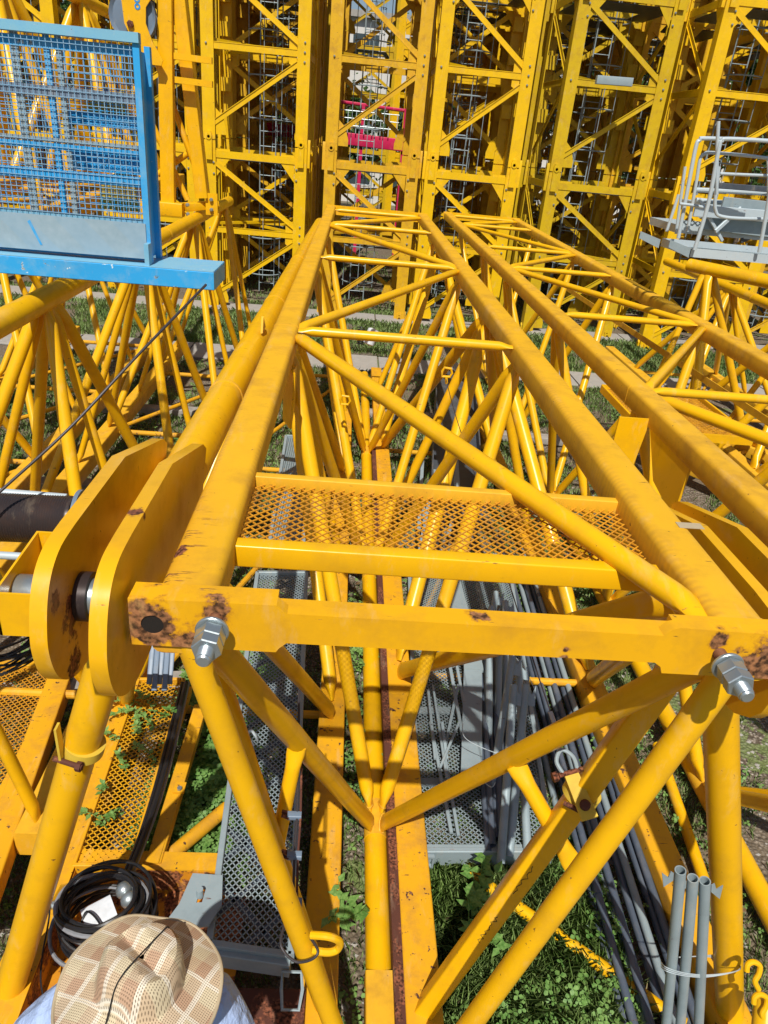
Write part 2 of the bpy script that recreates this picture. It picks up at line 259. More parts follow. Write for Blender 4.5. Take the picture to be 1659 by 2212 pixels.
# ------------------------------------------------------------------ mesh builder
class MB:
    def __init__(s): s.v = []; s.f = []; s.sm = []
    def add(s, vs, fs, smooth=True):
        o = len(s.v); s.v += [tuple(p) for p in vs]; s.f += [tuple(i + o for i in f) for f in fs]; s.sm += [smooth] * len(fs)
    def box(s, lo, hi):
        (a, b, c), (d, e, f) = lo, hi
        s.add([(a, b, c), (d, b, c), (d, e, c), (a, e, c), (a, b, f), (d, b, f), (d, e, f), (a, e, f)],
              [(0, 3, 2, 1), (4, 5, 6, 7), (0, 1, 5, 4), (1, 2, 6, 5), (2, 3, 7, 6), (3, 0, 4, 7)])
    def loft(s, rings, caps=True, closed=False):
        n = len(rings[0]); vs = [p for r in rings for p in r]; fs = []
        m = len(rings)
        for i in range(m if closed else m - 1):
            j = (i + 1) % m
            for k in range(n): l = (k + 1) % n; fs.append((i * n + k, i * n + l, j * n + l, j * n + k))
        if caps and not closed: fs.append(tuple(range(n - 1, -1, -1))); fs.append(tuple((m - 1) * n + k for k in range(n)))
        s.add(vs, fs)
    def beam(s, p0, p1, w_, h_, up=(0, 0, 1), r=0.0, seg=3):
        p0, p1 = V(p0), V(p1); d = (p1 - p0).normalized(); u = V(up); sx = d.cross(u)
        if sx.length < 1e-4: sx = d.cross(V((0, 1, 0)))
        sx.normalize(); u = sx.cross(d)
        sec = rrect(w_, h_, r, seg)
        s.loft([[p + sx * a + u * b for a, b in sec] for p in (p0, p1)])
    def angle(s, p0, p1, w_, t=0.012, up=(0, 0, 1), lip=None):
        """L profile: flange normal 'up' plus a lip along one edge"""
        p0, p1 = V(p0), V(p1); d = (p1 - p0).normalized(); u = V(up); sx = d.cross(u).normalized(); u = sx.cross(d); lip = lip or w_
        sec = [(-w_ / 2, 0), (w_ / 2, 0), (w_ / 2, t), (-w_ / 2 + t, t), (-w_ / 2 + t, lip), (-w_ / 2, lip)]
        s.loft([[p + sx * a + u * b for a, b in sec] for p in (p0, p1)])
    def tube(s, p0, p1, r, n=14, flat=(0, 0), fl=None, axis=(0, 1, 0), hollow=0.0):
        """round tube; flat=(a,b) squashes the ends in a plane; axis = direction kept wide"""
        p0, p1 = V(p0), V(p1); d = p1 - p0; Ln = d.length; d.normalize(); ax = V(axis); ax = (ax - d * ax.dot(d))
        if ax.length < 1e-3: ax = d.orthogonal()
        ax.normalize(); bx_ = d.cross(ax); fl = fl or min(0.22 * Ln, r * 3.2)
        secs = []
        if flat[0]: secs += [(0, 1.22, 0.30), (fl * 0.35, 1.2, 0.42), (fl * 0.75, 1.06, 0.86), (fl, 1, 1)]
        else: secs += [(0, 1, 1)]
        if flat[1]: secs += [(Ln - fl, 1, 1), (Ln - fl * 0.75, 1.06, 0.86), (Ln - fl * 0.35, 1.2, 0.42), (Ln, 1.22, 0.30)]
        else: secs += [(Ln, 1, 1)]
        rings = [[p0 + d * t + ax * (math.cos(2 * math.pi * k / n) * r * a) + bx_ * (math.sin(2 * math.pi * k / n) * r * b) for k in range(n)] for t, a, b in secs]
        if hollow:
            inn = [[p0 + d * t + ax * (math.cos(2 * math.pi * k / n) * (r - hollow)) + bx_ * (math.sin(2 * math.pi * k / n) * (r - hollow)) for k in range(n)] for t in (Ln, 0)]
            s.loft(rings + inn, closed=True)
        else: s.loft(rings)
    def path(s, pts, r, n=8, closed=False):
        pts = [V(p) for p in pts]; m = len(pts); rings = []; prev = None
        for i, p in enumerate(pts):
            if closed: t = pts[(i + 1) % m] - pts[i - 1]
            else: t = pts[min(i + 1, m - 1)] - pts[max(i - 1, 0)]
            t.normalize()
            if prev is None: a = t.orthogonal().normalized()
            else: a = (prev - t * prev.dot(t)); a = a.normalized() if a.length > 1e-5 else t.orthogonal().normalized()
            prev = a; b = t.cross(a)
            rings.append([p + a * (math.cos(2 * math.pi * k / n) * r) + b * (math.sin(2 * math.pi * k / n) * r) for k in range(n)])
        s.loft(rings, closed=closed)
    def prism(s, outer, T, thick, holes=()):
        """polygon (2D) with holes, extruded by thick along T's third axis; T = (origin, ax, ay, an)"""
        o, ax, ay, an = [V(q) for q in T]
        loops = [list(outer)] + [list(h) for h in holes]
        flat = [p for l in loops for p in l]
        tris = tessellate_polygon([[V((x, y, 0)) for x, y in l] for l in loops])
        P0 = [o + ax * x + ay * y for x, y in flat]; P1 = [p + an * thick for p in P0]; n = len(flat)
        fs = [tuple(t) for t in tris] + [tuple(i + n for i in reversed(t)) for t in tris]
        k = 0
        for l in loops:
            for i in range(len(l)):
                a, b = k + i, k + (i + 1) % len(l); fs.append((a, b, b + n, a + n))
            k += len(l)
        s.add(P0 + P1, fs)
    def lathe(s, prof, o, ax, n=24):
        o, ax = V(o), V(ax).normalized(); a = ax.orthogonal().normalized(); b = ax.cross(a)
        s.loft([[o + ax * h + a * (math.cos(2 * math.pi * k / n) * r) + b * (math.sin(2 * math.pi * k / n) * r) for k in range(n)] for r, h in prof])
    def build(s, name, mat, parent=None, off=None):
        me = bpy.data.meshes.new(name)
        off = V(off) if off is not None else (OFF.get(parent.name, V((0, 0, 0))) if parent else V((0, 0, 0)))
        a = np.array(s.v, dtype=np.float64) - np.array(off)
        me.from_pydata(a.tolist(), [], s.f); me.validate(clean_customdata=False)
        bm = bmesh.new(); bm.from_mesh(me); bmesh.ops.recalc_face_normals(bm, faces=bm.faces[:]); bm.to_mesh(me); bm.free()
        me.polygons.foreach_set('use_smooth', [True] * len(me.polygons)); me.set_sharp_from_angle(angle=R(34))
        me.materials.append(mat if not isinstance(mat, str) else M[mat])
        o = bpy.data.objects.new(name, me); col.objects.link(o)
        if parent: o.parent = parent; OFF[o.name] = off
        return o
OFF = {}
def rrect(w_, h_, r, seg=3):
    if r <= 0: return [(-w_ / 2, -h_ / 2), (w_ / 2, -h_ / 2), (w_ / 2, h_ / 2), (-w_ / 2, h_ / 2)]
    out = []
    for cx, cy, a0 in ((w_ / 2 - r, -h_ / 2 + r, -90), (w_ / 2 - r, h_ / 2 - r, 0), (-w_ / 2 + r, h_ / 2 - r, 90), (-w_ / 2 + r, -h_ / 2 + r, 180)):
        for k in range(seg + 1): a = R(a0 + 90 * k / seg); out.append((cx + r * math.cos(a), cy + r * math.sin(a)))
    return out
def circ(cx, cy, r, n=20): return [(cx + r * math.cos(2 * math.pi * k / n), cy + r * math.sin(2 * math.pi * k / n)) for k in range(n)]
def thing(name, label, cat, loc=(0, 0, 0), group=None, rz=0.0):
    o = bpy.data.objects.new(name, None); col.objects.link(o); o.location = loc; o.rotation_euler = (0, 0, rz); o.empty_display_size = 0.2
    o['label'] = label; o['category'] = cat
    if group: o['group'] = group
    OFF[o.name] = V(loc); return o
def tag(o, label=None, cat=None, group=None, kind=None):
    for k, v in (('label', label), ('category', cat), ('group', group), ('kind', kind)):
        if v: o[k] = v
    return o
def one(name, mb, mat, label, cat, loc, group=None):
    o = mb.build(name, mat, None, off=loc); o.location = loc; return tag(o, label, cat, group)
def catmull(pts, n=6):
    pts = [V(p) for p in pts]; out = []; P = [pts[0]] + pts + [pts[-1]]
    for i in range(1, len(P) - 2):
        for k in range(n):
            t = k / n; a, b, c, d = P[i - 1], P[i], P[i + 1], P[i + 2]
            out.append(0.5 * ((2 * b) + (c - a) * t + (2 * a - 5 * b + 4 * c - d) * t * t + (3 * b - a - 3 * c + d) * t ** 3))
    out.append(pts[-1]); return out
def clipseg(p, d, poly):
    """clip infinite 2D line p + t d to a convex polygon"""
    lo, hi = -1e9, 1e9; n = len(poly)
    area = sum(poly[i][0] * poly[(i + 1) % n][1] - poly[(i + 1) % n][0] * poly[i][1] for i in range(n)); sg = 1 if area > 0 else -1
    for i in range(n):
        a, b = poly[i], poly[(i + 1) % n]; nx, ny = -(b[1] - a[1]) * sg, (b[0] - a[0]) * sg
        den = nx * d[0] + ny * d[1]; num = nx * (a[0] - p[0]) + ny * (a[1] - p[1])
        if abs(den) < 1e-9:
            if num > 0: return None
        elif den > 0: lo = max(lo, num / den)
        else: hi = min(hi, num / den)
    return (lo, hi) if hi - lo > 1e-3 else None
def lattice(mb, T, poly, dx, dy, w_, t, woven=0.0):
    """diamond mesh over a convex polygon in plane T: diamonds dx wide, dy high; flat strips w_ wide, t thick"""
    o, ax, ay, an = [V(q) for q in T]
    xs = [p[0] for p in poly]; ys = [p[1] for p in poly]; x0, x1, y0, y1 = min(xs), max(xs), min(ys), max(ys)
    for sgn in (1, -1):
        d = V((dx, dy * sgn)).normalized(); step = dx
        k0 = x0 - abs((y1 - y0) * dx / dy) - step; k = k0; nn = V((-d.y, d.x)) * w_ / 2; z0 = woven * sgn
        while k < x1 + abs((y1 - y0) * dx / dy) + step:
            c = clipseg((k, (y0 if sgn > 0 else y0)), d, poly)
            if c:
                a = V((k, y0)) + d * c[0]; b = V((k, y0)) + d * c[1]
                q = [a - nn, b - nn, b + nn, a + nn]
                P = [o + ax * p.x + ay * p.y + an * (z0 - t / 2) for p in q] + [o + ax * p.x + ay * p.y + an * (z0 + t / 2) for p in q]
                mb.add(P, [(0, 3, 2, 1), (4, 5, 6, 7), (0, 1, 5, 4), (1, 2, 6, 5), (2, 3, 7, 6), (3, 0, 4, 7)])
            k += step
def hexprism(mb, o, ax, r, h, n=6): mb.lathe([(r * 0.93, 0), (r, r * 0.08), (r, h - r * 0.08), (r * 0.93, h)], o, ax, n)

XYZ = ((0, 0, 0), (1, 0, 0), (0, 1, 0), (0, 0, 1))
#==STRUCT==
# ------------------------------------------------------------------ ground and far setting
g = MB(); N = 60
g.add([(x, y, 0) for x, y in ((-120, -30), (120, -30), (120, 200), (-120, 200))], [(0, 1, 2, 3)])
gr = g.build('ground', 'ground'); gr['kind'] = 'structure'
g = MB()
for (x0, x1, y0, y1, zt) in ((-8.5, 9.5, 12.2, 13.1, .035), (-9, 10, 15.9, 16.6, .03)):
    x = x0
    while x < x1:
        ln = random.uniform(1.6, 2.2); j = random.uniform(-.05, .05); g.beam((x, (y0 + y1) / 2 + j, zt / 2 + .002), (x + ln, (y0 + y1) / 2 + j, zt / 2 + .002), y1 - y0, zt, r=.008, seg=1); x += ln + .03
gg = g.build('path', 'concrete'); gg['kind'] = 'structure'

# ------------------------------------------------------------------ lattice jib of type A: two box chords above, one tube below
def jib_a(loc, label, xl, xr, zc, xb, zb, y0, y1, lt, rt, bn, matc, cw=0.14, ch=0.13, cr=0.025, group=None, front=True):
    t = thing('jib_section', label, 'crane jib', loc, group)
    for x in (xl, xr):
        m = MB(); m.beam((x, y0, zc), (x, y1, zc), cw, ch, r=cr); o = m.build('chord', matc, t)
        for yy in (lt if x == xl else rt): s = MB(); s.beam((x, yy - .008, zc), (x, yy + .008, zc), cw + .003, ch + .003, r=cr); s.build('weld_bead', 'yellow_chord2', o)
    m = MB(); m.tube((xb, y0 + (0.3 if front else 0), zb), (xb, y1, zb), .063, 20); m.build('bottom_chord', 'yellow', t)
    zt = zc + .035; xi, xj = xl + cw / 2 - .01, xr - cw / 2 + .01
    def lace(a, b, r=.03):
        m = MB(); m.tube(a, b, r, 14, flat=(1, 1), axis=(0, 1, 0)); m.build('lacing_tube', 'yellow', t)
    pts = sorted([(y, 0) for y in lt] + [(y, 1) for y in rt])
    X = (xi, xj)
    for i, (y, s) in enumerate(pts):
        if i + 1 < len(pts):
            y2, s2 = pts[i + 1]; lace((X[s], y + .03, zt), (X[s2], y2 - .12, zt), .036 if i == 0 else .03)
        if i > 0: lace((X[s], y, zt), (X[1 - s], y, zt), .028)
    tops = sorted(set([y0 + .08] + [y for y, s in pts[1:]]))
    for yb in bn:
        below = [y for y in tops if y < yb]; above = [y for y in tops if y > yb]
        for s, xx in ((0, xl + .02), (1, xr - .02)):
            for yy in ([below[-1]] if below else []) + ([above[0]] if above else []):
                m = MB(); m.tube((xb + (.03 if s else -.03), yb + (.05 if yy > yb else -.05), zb + .05), (xx, yy, zc - ch / 2 + .02), .042, 16, flat=(1, 1), axis=(0, 1, 0)); o_ = m.build('diagonal_tube', 'yellow', t)
                if front:
                    pa_ = V((xb + (.03 if s else -.03), yb + (.05 if yy > yb else -.05), zb + .05)); pb_ = V((xx, yy, zc - ch / 2 + .02)); dd_ = (pb_ - pa_).normalized(); ax_ = (V((0, 1, 0)) - dd_ * dd_.y).normalized(); bx2 = dd_.cross(ax_)
                    for pt in (pa_ + dd_ * .03, pb_ - dd_ * .02):
                        w2_ = MB(); w2_.path([pt + ax_ * (math.cos(k * .35) * .052) + bx2 * (math.sin(k * .35) * .019) + V((random.uniform(-.0015, .0015), random.uniform(-.0015, .0015), random.uniform(-.002, .002))) for k in range(18)], .0055, 6, closed=True); w2_.build('weld_seam', 'yellow_chord2', o_)
        m = MB(); m.tube((xb, yb - .12, zb), (xb, yb + .12, zb), .0655, 20); m.build('weld_collar', 'yellow_chord2', t)
    return t

A1 = jib_a((.34, 1.36, 0), 'large yellow jib section in the middle with rusty bolted end plate and mesh step', -.34, 1.03, 2.59, .34, .12, 1.37, 11.6,
           [4.12, 9.45], [1.45, 6.85, 11.3], [2.87, 5.55, 8.3], 'yellow_chord')
# end plate of A1 in the XZ plane at y = 1.36 (facing the camera)
def wob(p, s=.0015): return [(x + random.uniform(-s, s), y + random.uniform(-s, s)) for x, y in p]
outer = [(-.455, 2.553), (-.12, 2.55), (-.112, 2.562), (-.095, 2.578), (.795, 2.574), (.812, 2.562), (.82, 2.543), (1.17, 2.54), (1.17, 2.672), (.83, 2.68), (.812, 2.674), (.795, 2.655), (-.095, 2.662), (-.108, 2.674), (-.12, 2.684), (-.452, 2.682)]
m = MB(); m.prism(outer, ((0, 1.36, 0), (1, 0, 0), (0, 0, 1), (0, 1, 0)), .035, holes=[circ(-.402, 2.612, .026, 22)[::-1]])
pl = m.build('end_plate', 'yellow_plate', A1)
m = MB(); m.lathe([(.0262, 0), (.0262, .03), (.024, .031)], (-.402, 1.363, 2.612), (0, 1, 0), 22); m.build('rust_hole_shade', 'hole_dark', pl)  # dark plug in the plate's hole, its shade put in as colour
m = MB(); fl = [(-.012, -.018), (.002, -.024), (.008, -.01), (.017, -.004), (.012, .012), (.004, .018), (-.004, .008), (-.008, -.002)]
m.prism([(x - .39, y + 2.614) for x, y in fl], ((0, 1.357, 0), (1, .15, 0), (0, .1, 1), (0, 1, 0)), .002); m.build('paint_flake', 'primer', pl)
# top flange of the plate and corner doubler
m = MB(); m.box((-.452, 1.394, 2.645), (-.12, 1.43, 2.681)); m.box((.83, 1.394, 2.64), (1.17, 1.43, 2.670)); m.beam((-.121, 1.41, 2.652), (.831, 1.41, 2.646), .034, .012); m.build('top_flange', 'yellow_plate', A1)
# bolts
for i, (bx0, bz0) in enumerate(((-.257, 2.64), (.945, 2.612))):
    d = V((-.01, -1, -.02)).normalized(); o = V((bx0, 1.365, bz0))
    m = MB(); pr = []
    for k in range(26): pr += [(.0165, k * .005), (.0145, k * .005 + .0025)]
    m.lathe(pr + [(.013, .132)], o, d, 20); b = m.build('bolt', 'rusty_thread', A1)
    m = MB(); m.lathe([(.036, .047), (.038, .049), (.038, .054), (.036, .056)], o, d, 24); m.build('washer', 'zinc', b)
    m = MB(); hexprism(m, o + d * .057, d, .0335, .034); hexprism(m, o + d * .0925, d, .0335, .030); m.build('nut', 'zinc', b)
    m = MB(); pr = []
    for k in range(6): pr += [(.0185, .122 + k * .005), (.0165, .1245 + k * .005)]
    m.lathe(pr + [(.0165, .153), (.013, .157)], o, d, 20); m.build('bolt_tip', 'zinc', b)
# mesh step: two rails and woven wire between
rl = MB(); rl.beam((-.345, 1.755, 2.58), (.945, 1.755, 2.57), .05, .07, r=.006); rl.build('step_rail', 'yellow', A1)
rl = MB(); rl.beam((-.33, 2.19, 2.595), (.96, 2.19, 2.585), .035, .05, r=.004); rl.build('step_rail', 'yellow_chord2', A1)
m = MB(); T = ((0, 0, 2.585), (1, 0, -.012), (0, 1, 0), (0, 0, 1))
lattice(m, T, [(-.33, 1.78), (.95, 1.78), (.96, 2.18), (-.32, 2.18)], .033, .035, .0038, .0036, woven=.0020)
m.build('woven_mesh', 'yellow_mesh', A1)
# front frame of A1 : V of tubes from the plate corners to the bottom chord end
for s, x0, dr in ((0, -.33, 1), (1, 1.02, -1)):
    m = MB(); m.tube((x0, 1.40, 2.55), (.34 - .035 * dr, 1.40, .12), .034 if s == 0 else .038, 20); m.build('frame_tube', 'yellow', A1)
# sleeve on bottom chord and gussets
m = MB(); m.beam((.34, 1.0, .12), (.34, 2.0, .12), .135, .125, r=.01); m.build('sleeve', 'yellow_chord2', A1)
m = MB(); m.prism([(0, 0), (.16, .01), (.16, .10), (.05, .10)], ((.84, 1.46, 2.53), (1, 0, 0), (0, 1, 0), (0, 0, 1)), .012); m.build('gusset_plate', 'yellow', A1)
m = MB(); m.prism([(-.07, -.2), (.075, -.2), (.11, .02), (.11, .12), (-.07, .12)], ((-.30, 3.75, 2.40), (.35, -.94, 0), (0, 0, 1), (.94, .35, 0)), .012)
m.prism([(0, -.2), (.26, -.16), (.26, .05), (.0, .1)], ((-.275, 3.70, 2.42), (0, 1, 0), (0, 0, 1), (1, 0, 0)), .012); m.build('gusset_plate', 'yellow', A1)
# faded tape patches on the right chord
for (u_, v_, wx, wy, mt_) in ((1497, 1136, .050, .018, 'hem'),):
    q_ = atz(u_, v_, 2.656); m = MB(); m.box((q_.x - wx, q_.y - wy, 2.6555), (q_.x + wx * .6, q_.y + wy, 2.6570)); m.build('tape_patch', mt_, A1)
# far end plate
m = MB(); m.box((-.41, 11.6, 2.53), (1.10, 11.63, 2.66)); m.build('end_plate', 'yellow', A1)
# brace from front diagonal down to the leg line, both sides
def brace(name, a, b, r, parent): m = MB(); m.tube(a, b, r, 14, flat=(1, 1), axis=(1, 0, 0)); m.build(name, 'yellow', parent)

A2 = jib_a((2.48, 1.2, 0), 'second three chord jib section lying to the right of the bolted one, dusty top edges', 1.80, 3.13, 2.37, 2.47, .12, .9, 14.9,
           [4.2, 8.75, 13.2], [2.1, 6.3, 10.5, 14.6], [3.2, 5.3, 7.4, 9.6, 11.8], 'yellow_chord2', group=None, front=False)
m = MB(); m.box((1.72, 14.9, 2.31), (3.21, 14.93, 2.44)); m.build('end_plate', 'yellow', A2)
# bracket under its left chord
m = MB(); m.prism([(0, .02), (.02, -.30), (.34, -.24), (.58, .02)], ((1.735, 3.22, 2.33), (0, 1, 0), (0, 0, 1), (1, 0, 0)), .012)
m.prism([(0, 0), (.18, 0), (.15, -.3), (0, -.3)], ((1.56, 3.80, 2.36), (1, 0, 0), (0, 0, 1), (0, 1, 0)), .012); m.build('bracket_plate', 'yellow', A2)
m = MB(); T = ((0, 0, 1.95), (1, 0, 0), (0, 1, 0), (0, 0, 1))
lattice(m, T, [(2.15, 4.7), (2.9, 4.7), (2.9, 5.7), (2.15, 5.7)], .05, .04, .006, .005); fr = m.build('walkway_mesh', 'yellow_mesh', A2)
m = MB(); m.beam((2.13, 4.7, 1.95), (2.13, 5.7, 1.95), .02, .06); m.beam((2.92, 4.7, 1.95), (2.92, 5.7, 1.95), .02, .06); m.beam((2.13, 4.69, 1.95), (2.92, 4.69, 1.95), .02, .06); m.beam((2.13, 5.71, 1.95), (2.92, 5.71, 1.95), .02, .06); m.build('walkway_frame', 'yellow', fr)

# ------------------------------------------------------------------ lattice jib of type B: one tube above, two box chords on the ground
def jib_b(loc, label, xt, zt, z1, xl, xr, y0, y1, tn, bn, zb=.24, r=.072, rd=.05, matb='yellow_worn', group=None, bw=.17, leg=True, lt=2.0, xt1=None, mt='yellow'):
    t = thing('apex_jib_section', label, 'crane jib', loc, group)
    xt1 = xt if xt1 is None else xt1
    def top(y): k = (y - y0) / (y1 - y0); return V((xt + (xt1 - xt) * k, y, zt + (z1 - zt) * k))
    m = MB(); m.tube(top(y0 + .3), top(y1), r, 22); o = m.build('top_chord', mt, t)
    for k in range(1, 5): y = y0 + (y1 - y0) * (k - .35) / 4.6; s = MB(); s.tube(top(y - .01), top(y + .01), r + .003, 22); s.build('weld_bead', 'yellow_chord2', o)
    for x in (xl, xr): m = MB(); m.beam((x, y0 + (.2 if not leg else -.9), zb - .09), (x, y1, zb - .09), bw, .16, r=.012); m.build('bottom_chord', matb, t)
    nodes = sorted([(y, 0) for y in tn] + [(y, 1) for y in bn])
    for i in range(len(nodes) - 1):
        (ya, ka), (yb, kb) = nodes[i], nodes[i + 1]
        if ka == kb: continue
        yt, yo = (ya, yb) if ka == 0 else (yb, ya)
        for sx, x in ((-1, xl), (1, xr)):
            p = top(yt) + V((sx * .03, .06 if yo > yt else -.06, -.03))
            m = MB(); m.tube(p, (x, yo + (-.06 if yo > yt else .06), zb - .02), rd, 16, flat=(1, 1), axis=(0, 1, 0)); m.build('diagonal_tube', 'yellow', t)
    for y in tn[(1 if leg else 0):]:
        for sx, x in ((-1, xl), (1, xr)):
            m = MB(); m.tube(top(y) + V((sx * .03, 0, -.04)), (x, y, zb - .02), rd * .8, 14, flat=(1, 1), axis=(0, 1, 0)); m.build('post_tube', 'yellow', t)
    if leg:
        for sx, x in ((-1, xl), (1, xr)):
            q = top(1.85) + V((sx * .02, 0, -.03)); m = MB()
            if (xt < 0 and sx > 0): q = V((-.44, 1.82, 2.42)); e_ = V((.085, 1.82, .25))
            else: e_ = V((x, 1.82, zb - .05))
            e_ = e_ + (e_ - q).normalized() * .12
            if sx < 0 and xt > 0: m.beam(q, e_, .082, .10, up=(-.35, -1, .3), r=.01)
            else: m.tube(q, e_, .060 if sx * xt > 0 else .048, 22)
            m.build('leg_tube', 'yellow', t)
    bx = MB()
    ys = sorted(bn)
    for i, y in enumerate(ys): bx.tube((xl, y, zb - .1), (xr, y, zb - .1), .028, 10)
    for a, b in zip(ys[:-1], ys[1:]): bx.tube((xl, a, zb - .1), (xr, b, zb - .1), .025, 10)
    bx.build('floor_lacing', 'yellow_worn', t)
    return t, top
B0, top0 = jib_b((-.57, 1.8, 0), 'yellow jib section at left whose round top tube ends in two big fork plates', -.556, 2.515, 2.38, -1.29, .06, 1.9, 11.7, [1.95, 5.7, 9.6], [3.7, 7.6, 11.3], xt1=-.50, rd=.045, r=.079)
B1, top1 = jib_b((1.23, 1.8, 0), 'yellow jib section tucked under the right chord, rust brown strip on its lower chord', 1.225, 2.38, 2.30, .53, 1.96, 1.9, 11.7, [1.95, 6.3, 10.6], [4.15, 8.4], rd=.055)
# fork plates of B0
def smooth_poly(c):
    k = catmull([V((a, b, 0)) for a, b in c[3:14]], 4); return c[:3] + [(p.x, p.y) for p in k] + c[14:]
cL = [(2.19, 2.70), (2.14, 2.735), (1.74, 2.845), (1.36, 2.85), (1.27, 2.845), (1.21, 2.82), (1.17, 2.775), (1.145, 2.71), (1.14, 2.66), (1.155, 2.60), (1.19, 2.55), (1.25, 2.51), (1.33, 2.49), (1.43, 2.485), (1.55, 2.51), (1.75, 2.53), (2.1, 2.56)]
for x0 in (-.503, -.655):
    dy = 0 if x0 > -.55 else .07
    m = MB(); m.prism([(y * 1.081 + dy, 3.65 + (z - 3.65) * 1.081 - (.02 if dy else 0)) for y, z in smooth_poly(cL)], ((x0, 0, 0), (0, 1, 0), (0, 0, 1), (1, 0, 0)), .038); m.build('fork_plate', 'yellow_lug', B0)
m = MB(); m.lathe([(.045, 0), (.047, .004), (.047, .27), (.045, .274)], (-.79, 1.51, 2.575), (1, 0, 0), 26); pin = m.build('fork_pin', 'zinc', B0)
m = MB(); m.lathe([(.062, 0), (.062, .03)], (-.616, 1.51, 2.575), (1, 0, 0), 26); m.build('bushing', 'dark_drum', pin)
# folded bracket box round the pin, left of the plates
m = MB()
q = [V((-.772, 1.405, 2.645)), V((-.655, 1.405, 2.645)), V((-.655, 1.67, 2.66)), V((-.772, 1.67, 2.66))]
for a, b in ((0, 1), (3, 0), (2, 3)):
    A_, B_ = q[a], q[b]; nn = (B_ - A_).cross(V((0, 0, 1))).normalized() * .006
    m.add([A_, B_, B_ + V((0, 0, -.12)), A_ + V((0, 0, -.12)), A_ - nn, B_ - nn, B_ - nn + V((0, 0, -.12)), A_ - nn + V((0, 0, -.12))], [(0, 1, 2, 3), (7, 6, 5, 4), (0, 4, 5, 1), (1, 5, 6, 2), (2, 6, 7, 3), (3, 7, 4, 0)])
m.build('pin_bracket', 'yellow', B0)
# stiffener fin on tube B0
m = MB(); m.prism([(0, 0), (.16, 0), (.04, .09)], ((-.50, 4.25, 2.56), (0, 1, 0), (0, 0, 1), (1, 0, 0)), .012); m.build('stiffener_fin', 'yellow', B0)
# fork plates of B1, right of the chord
for x0 in (1.285, 1.15):
    m = MB(); m.prism([(y + .25, z - .21) for y, z in cL], ((x0, 0, 0), (0, 1, 0), (0, 0, 1), (1, 0, 0)), .036); m.build('fork_plate', 'yellow_lug', B1)
# rust brown strip beside B1's left chord
m = MB(); m.beam((.425, 1.6, .17), (.425, 9.0, .17), .05, .11, r=.004); m.build('rusty_strip', 'rust_brown', B1)
# braces between the truss diagonals and the legs
def on_line(p, q, v):
    p, q = V(p), V(q); best = min((abs(CY + FP * (p.lerp(q, k / 400) - EYE).dot(down) / (p.lerp(q, k / 400) - EYE).dot(fwd) - v), k) for k in range(401)); return p.lerp(q, best[1] / 400)
for top_, bot_, r_ in ((on_line((-.32, 1.45, 2.53), (.31, 2.75, .17), 1615), aty(588, 1880, 1.84), .028), (on_line((1.01, 1.45, 2.53), (.37, 2.75, .17), 1650), aty(1240, 1872, 1.80), .032)):
    m = MB(); m.tube(top_, bot_, r_, 16, flat=(1, 1), axis=(1, 0, 0)); m.build('brace_tube', 'yellow', A1)
# handwritten marks on the inner leg of B1
pA, pB = V((1.21, 1.85, 2.35)), V((.53, 1.82, .19)); ld = (pB - pA).normalized(); un = V((-.35, -1, .3)); un = (un - ld * un.dot(ld)).normalized(); sn = ld.cross(un)
for t0_, t1_, n_ in ((.52, .60, 14), (.66, .74, 18)):
    base_ = [pA.lerp(pB, t0_ + (t1_ - t0_) * k / n_) + un * .0515 + sn * (.005 * math.sin(k * 2.1) + random.uniform(-.007, .007)) for k in range(n_)]
    m = MB(); m.path(base_, .0013, 4); m.build('ink_marking', 'ink', B1)
pC = V((3.065, 5.1, 2.40)); m = MB(); m.path([pC + V((0, .028 * k, .012 * math.sin(k * 2.2))) for k in range(14)], .0022, 4); m.build('ink_marking', 'ink', A2)

GB = 'yellow jib sections with a single top tube'
B3, top3 = jib_b((-1.95, 2, 0), 'yellow lattice jib carrying the blue cage, tubes fanning down to square chords', -1.87, 2.57, 2.57, -2.66, -1.42, 2.3, 11.8, [2.6, 4.65, 6.9, 9.2, 11.4], [3.6, 5.8, 8.0, 10.3], rd=.04, zb=.42, leg=False, r=.07, matb='yellow_chord2')
B4, top4 = jib_b((-3.6, 2, 0), 'yellow lattice jib at far left beyond the one carrying the blue cage', -3.75, 2.5, 2.5, -4.5, -3.1, 3, 12.2, [3.6, 5.9, 8.2, 10.5], [4.7, 7.0, 9.3, 11.6], rd=.04, zb=.42, leg=False, r=.065, matb='yellow_chord2')
B5, top5 = jib_b((4.35, 9.6, 0), 'yellow lattice jib under the galvanised platforms at right, thick top tube', 4.35, 2.5, 2.5, 3.68, 5.02, 2.2, 9.6, [2.9, 5.1, 7.3, 9.35], [4.0, 6.2, 8.4], rd=.05, zb=.35, leg=False, r=.08, matb='yellow_chord2')
B5.rotation_euler.z = R(34)
B6, top6 = jib_b((5.9, 5, 0), 'yellow lattice jib at the right edge beyond the one with the platforms', 5.9, 2.0, 2.0, 5.2, 6.7, 6, 14, [7, 9.2, 11.4], [8.1, 10.3, 12.6], rd=.05, zb=.35, leg=False, r=.07, matb='yellow_chord2')
B7, top7 = jib_b((-2.9, 6, 2.6), 'yellow lattice jib stacked on top behind the blue cage', -3.35, 4.75, 4.75, -3.95, -2.75, 6.6, 12.5, [8.0, 10.4], [6.9, 9.2, 11.6], rd=.055, zb=2.85, leg=False, r=.07, matb='yellow_worn')
m = MB(); m.angle((3.95, 4.6, 1.62), (3.6, 13, 1.62), .10, .01, lip=.07); one('rail_angle', m, 'yellow_chord2', 'long narrow yellow angle rail running below the dusty second jib at right', 'rail', (3.8, 8, 1.62))
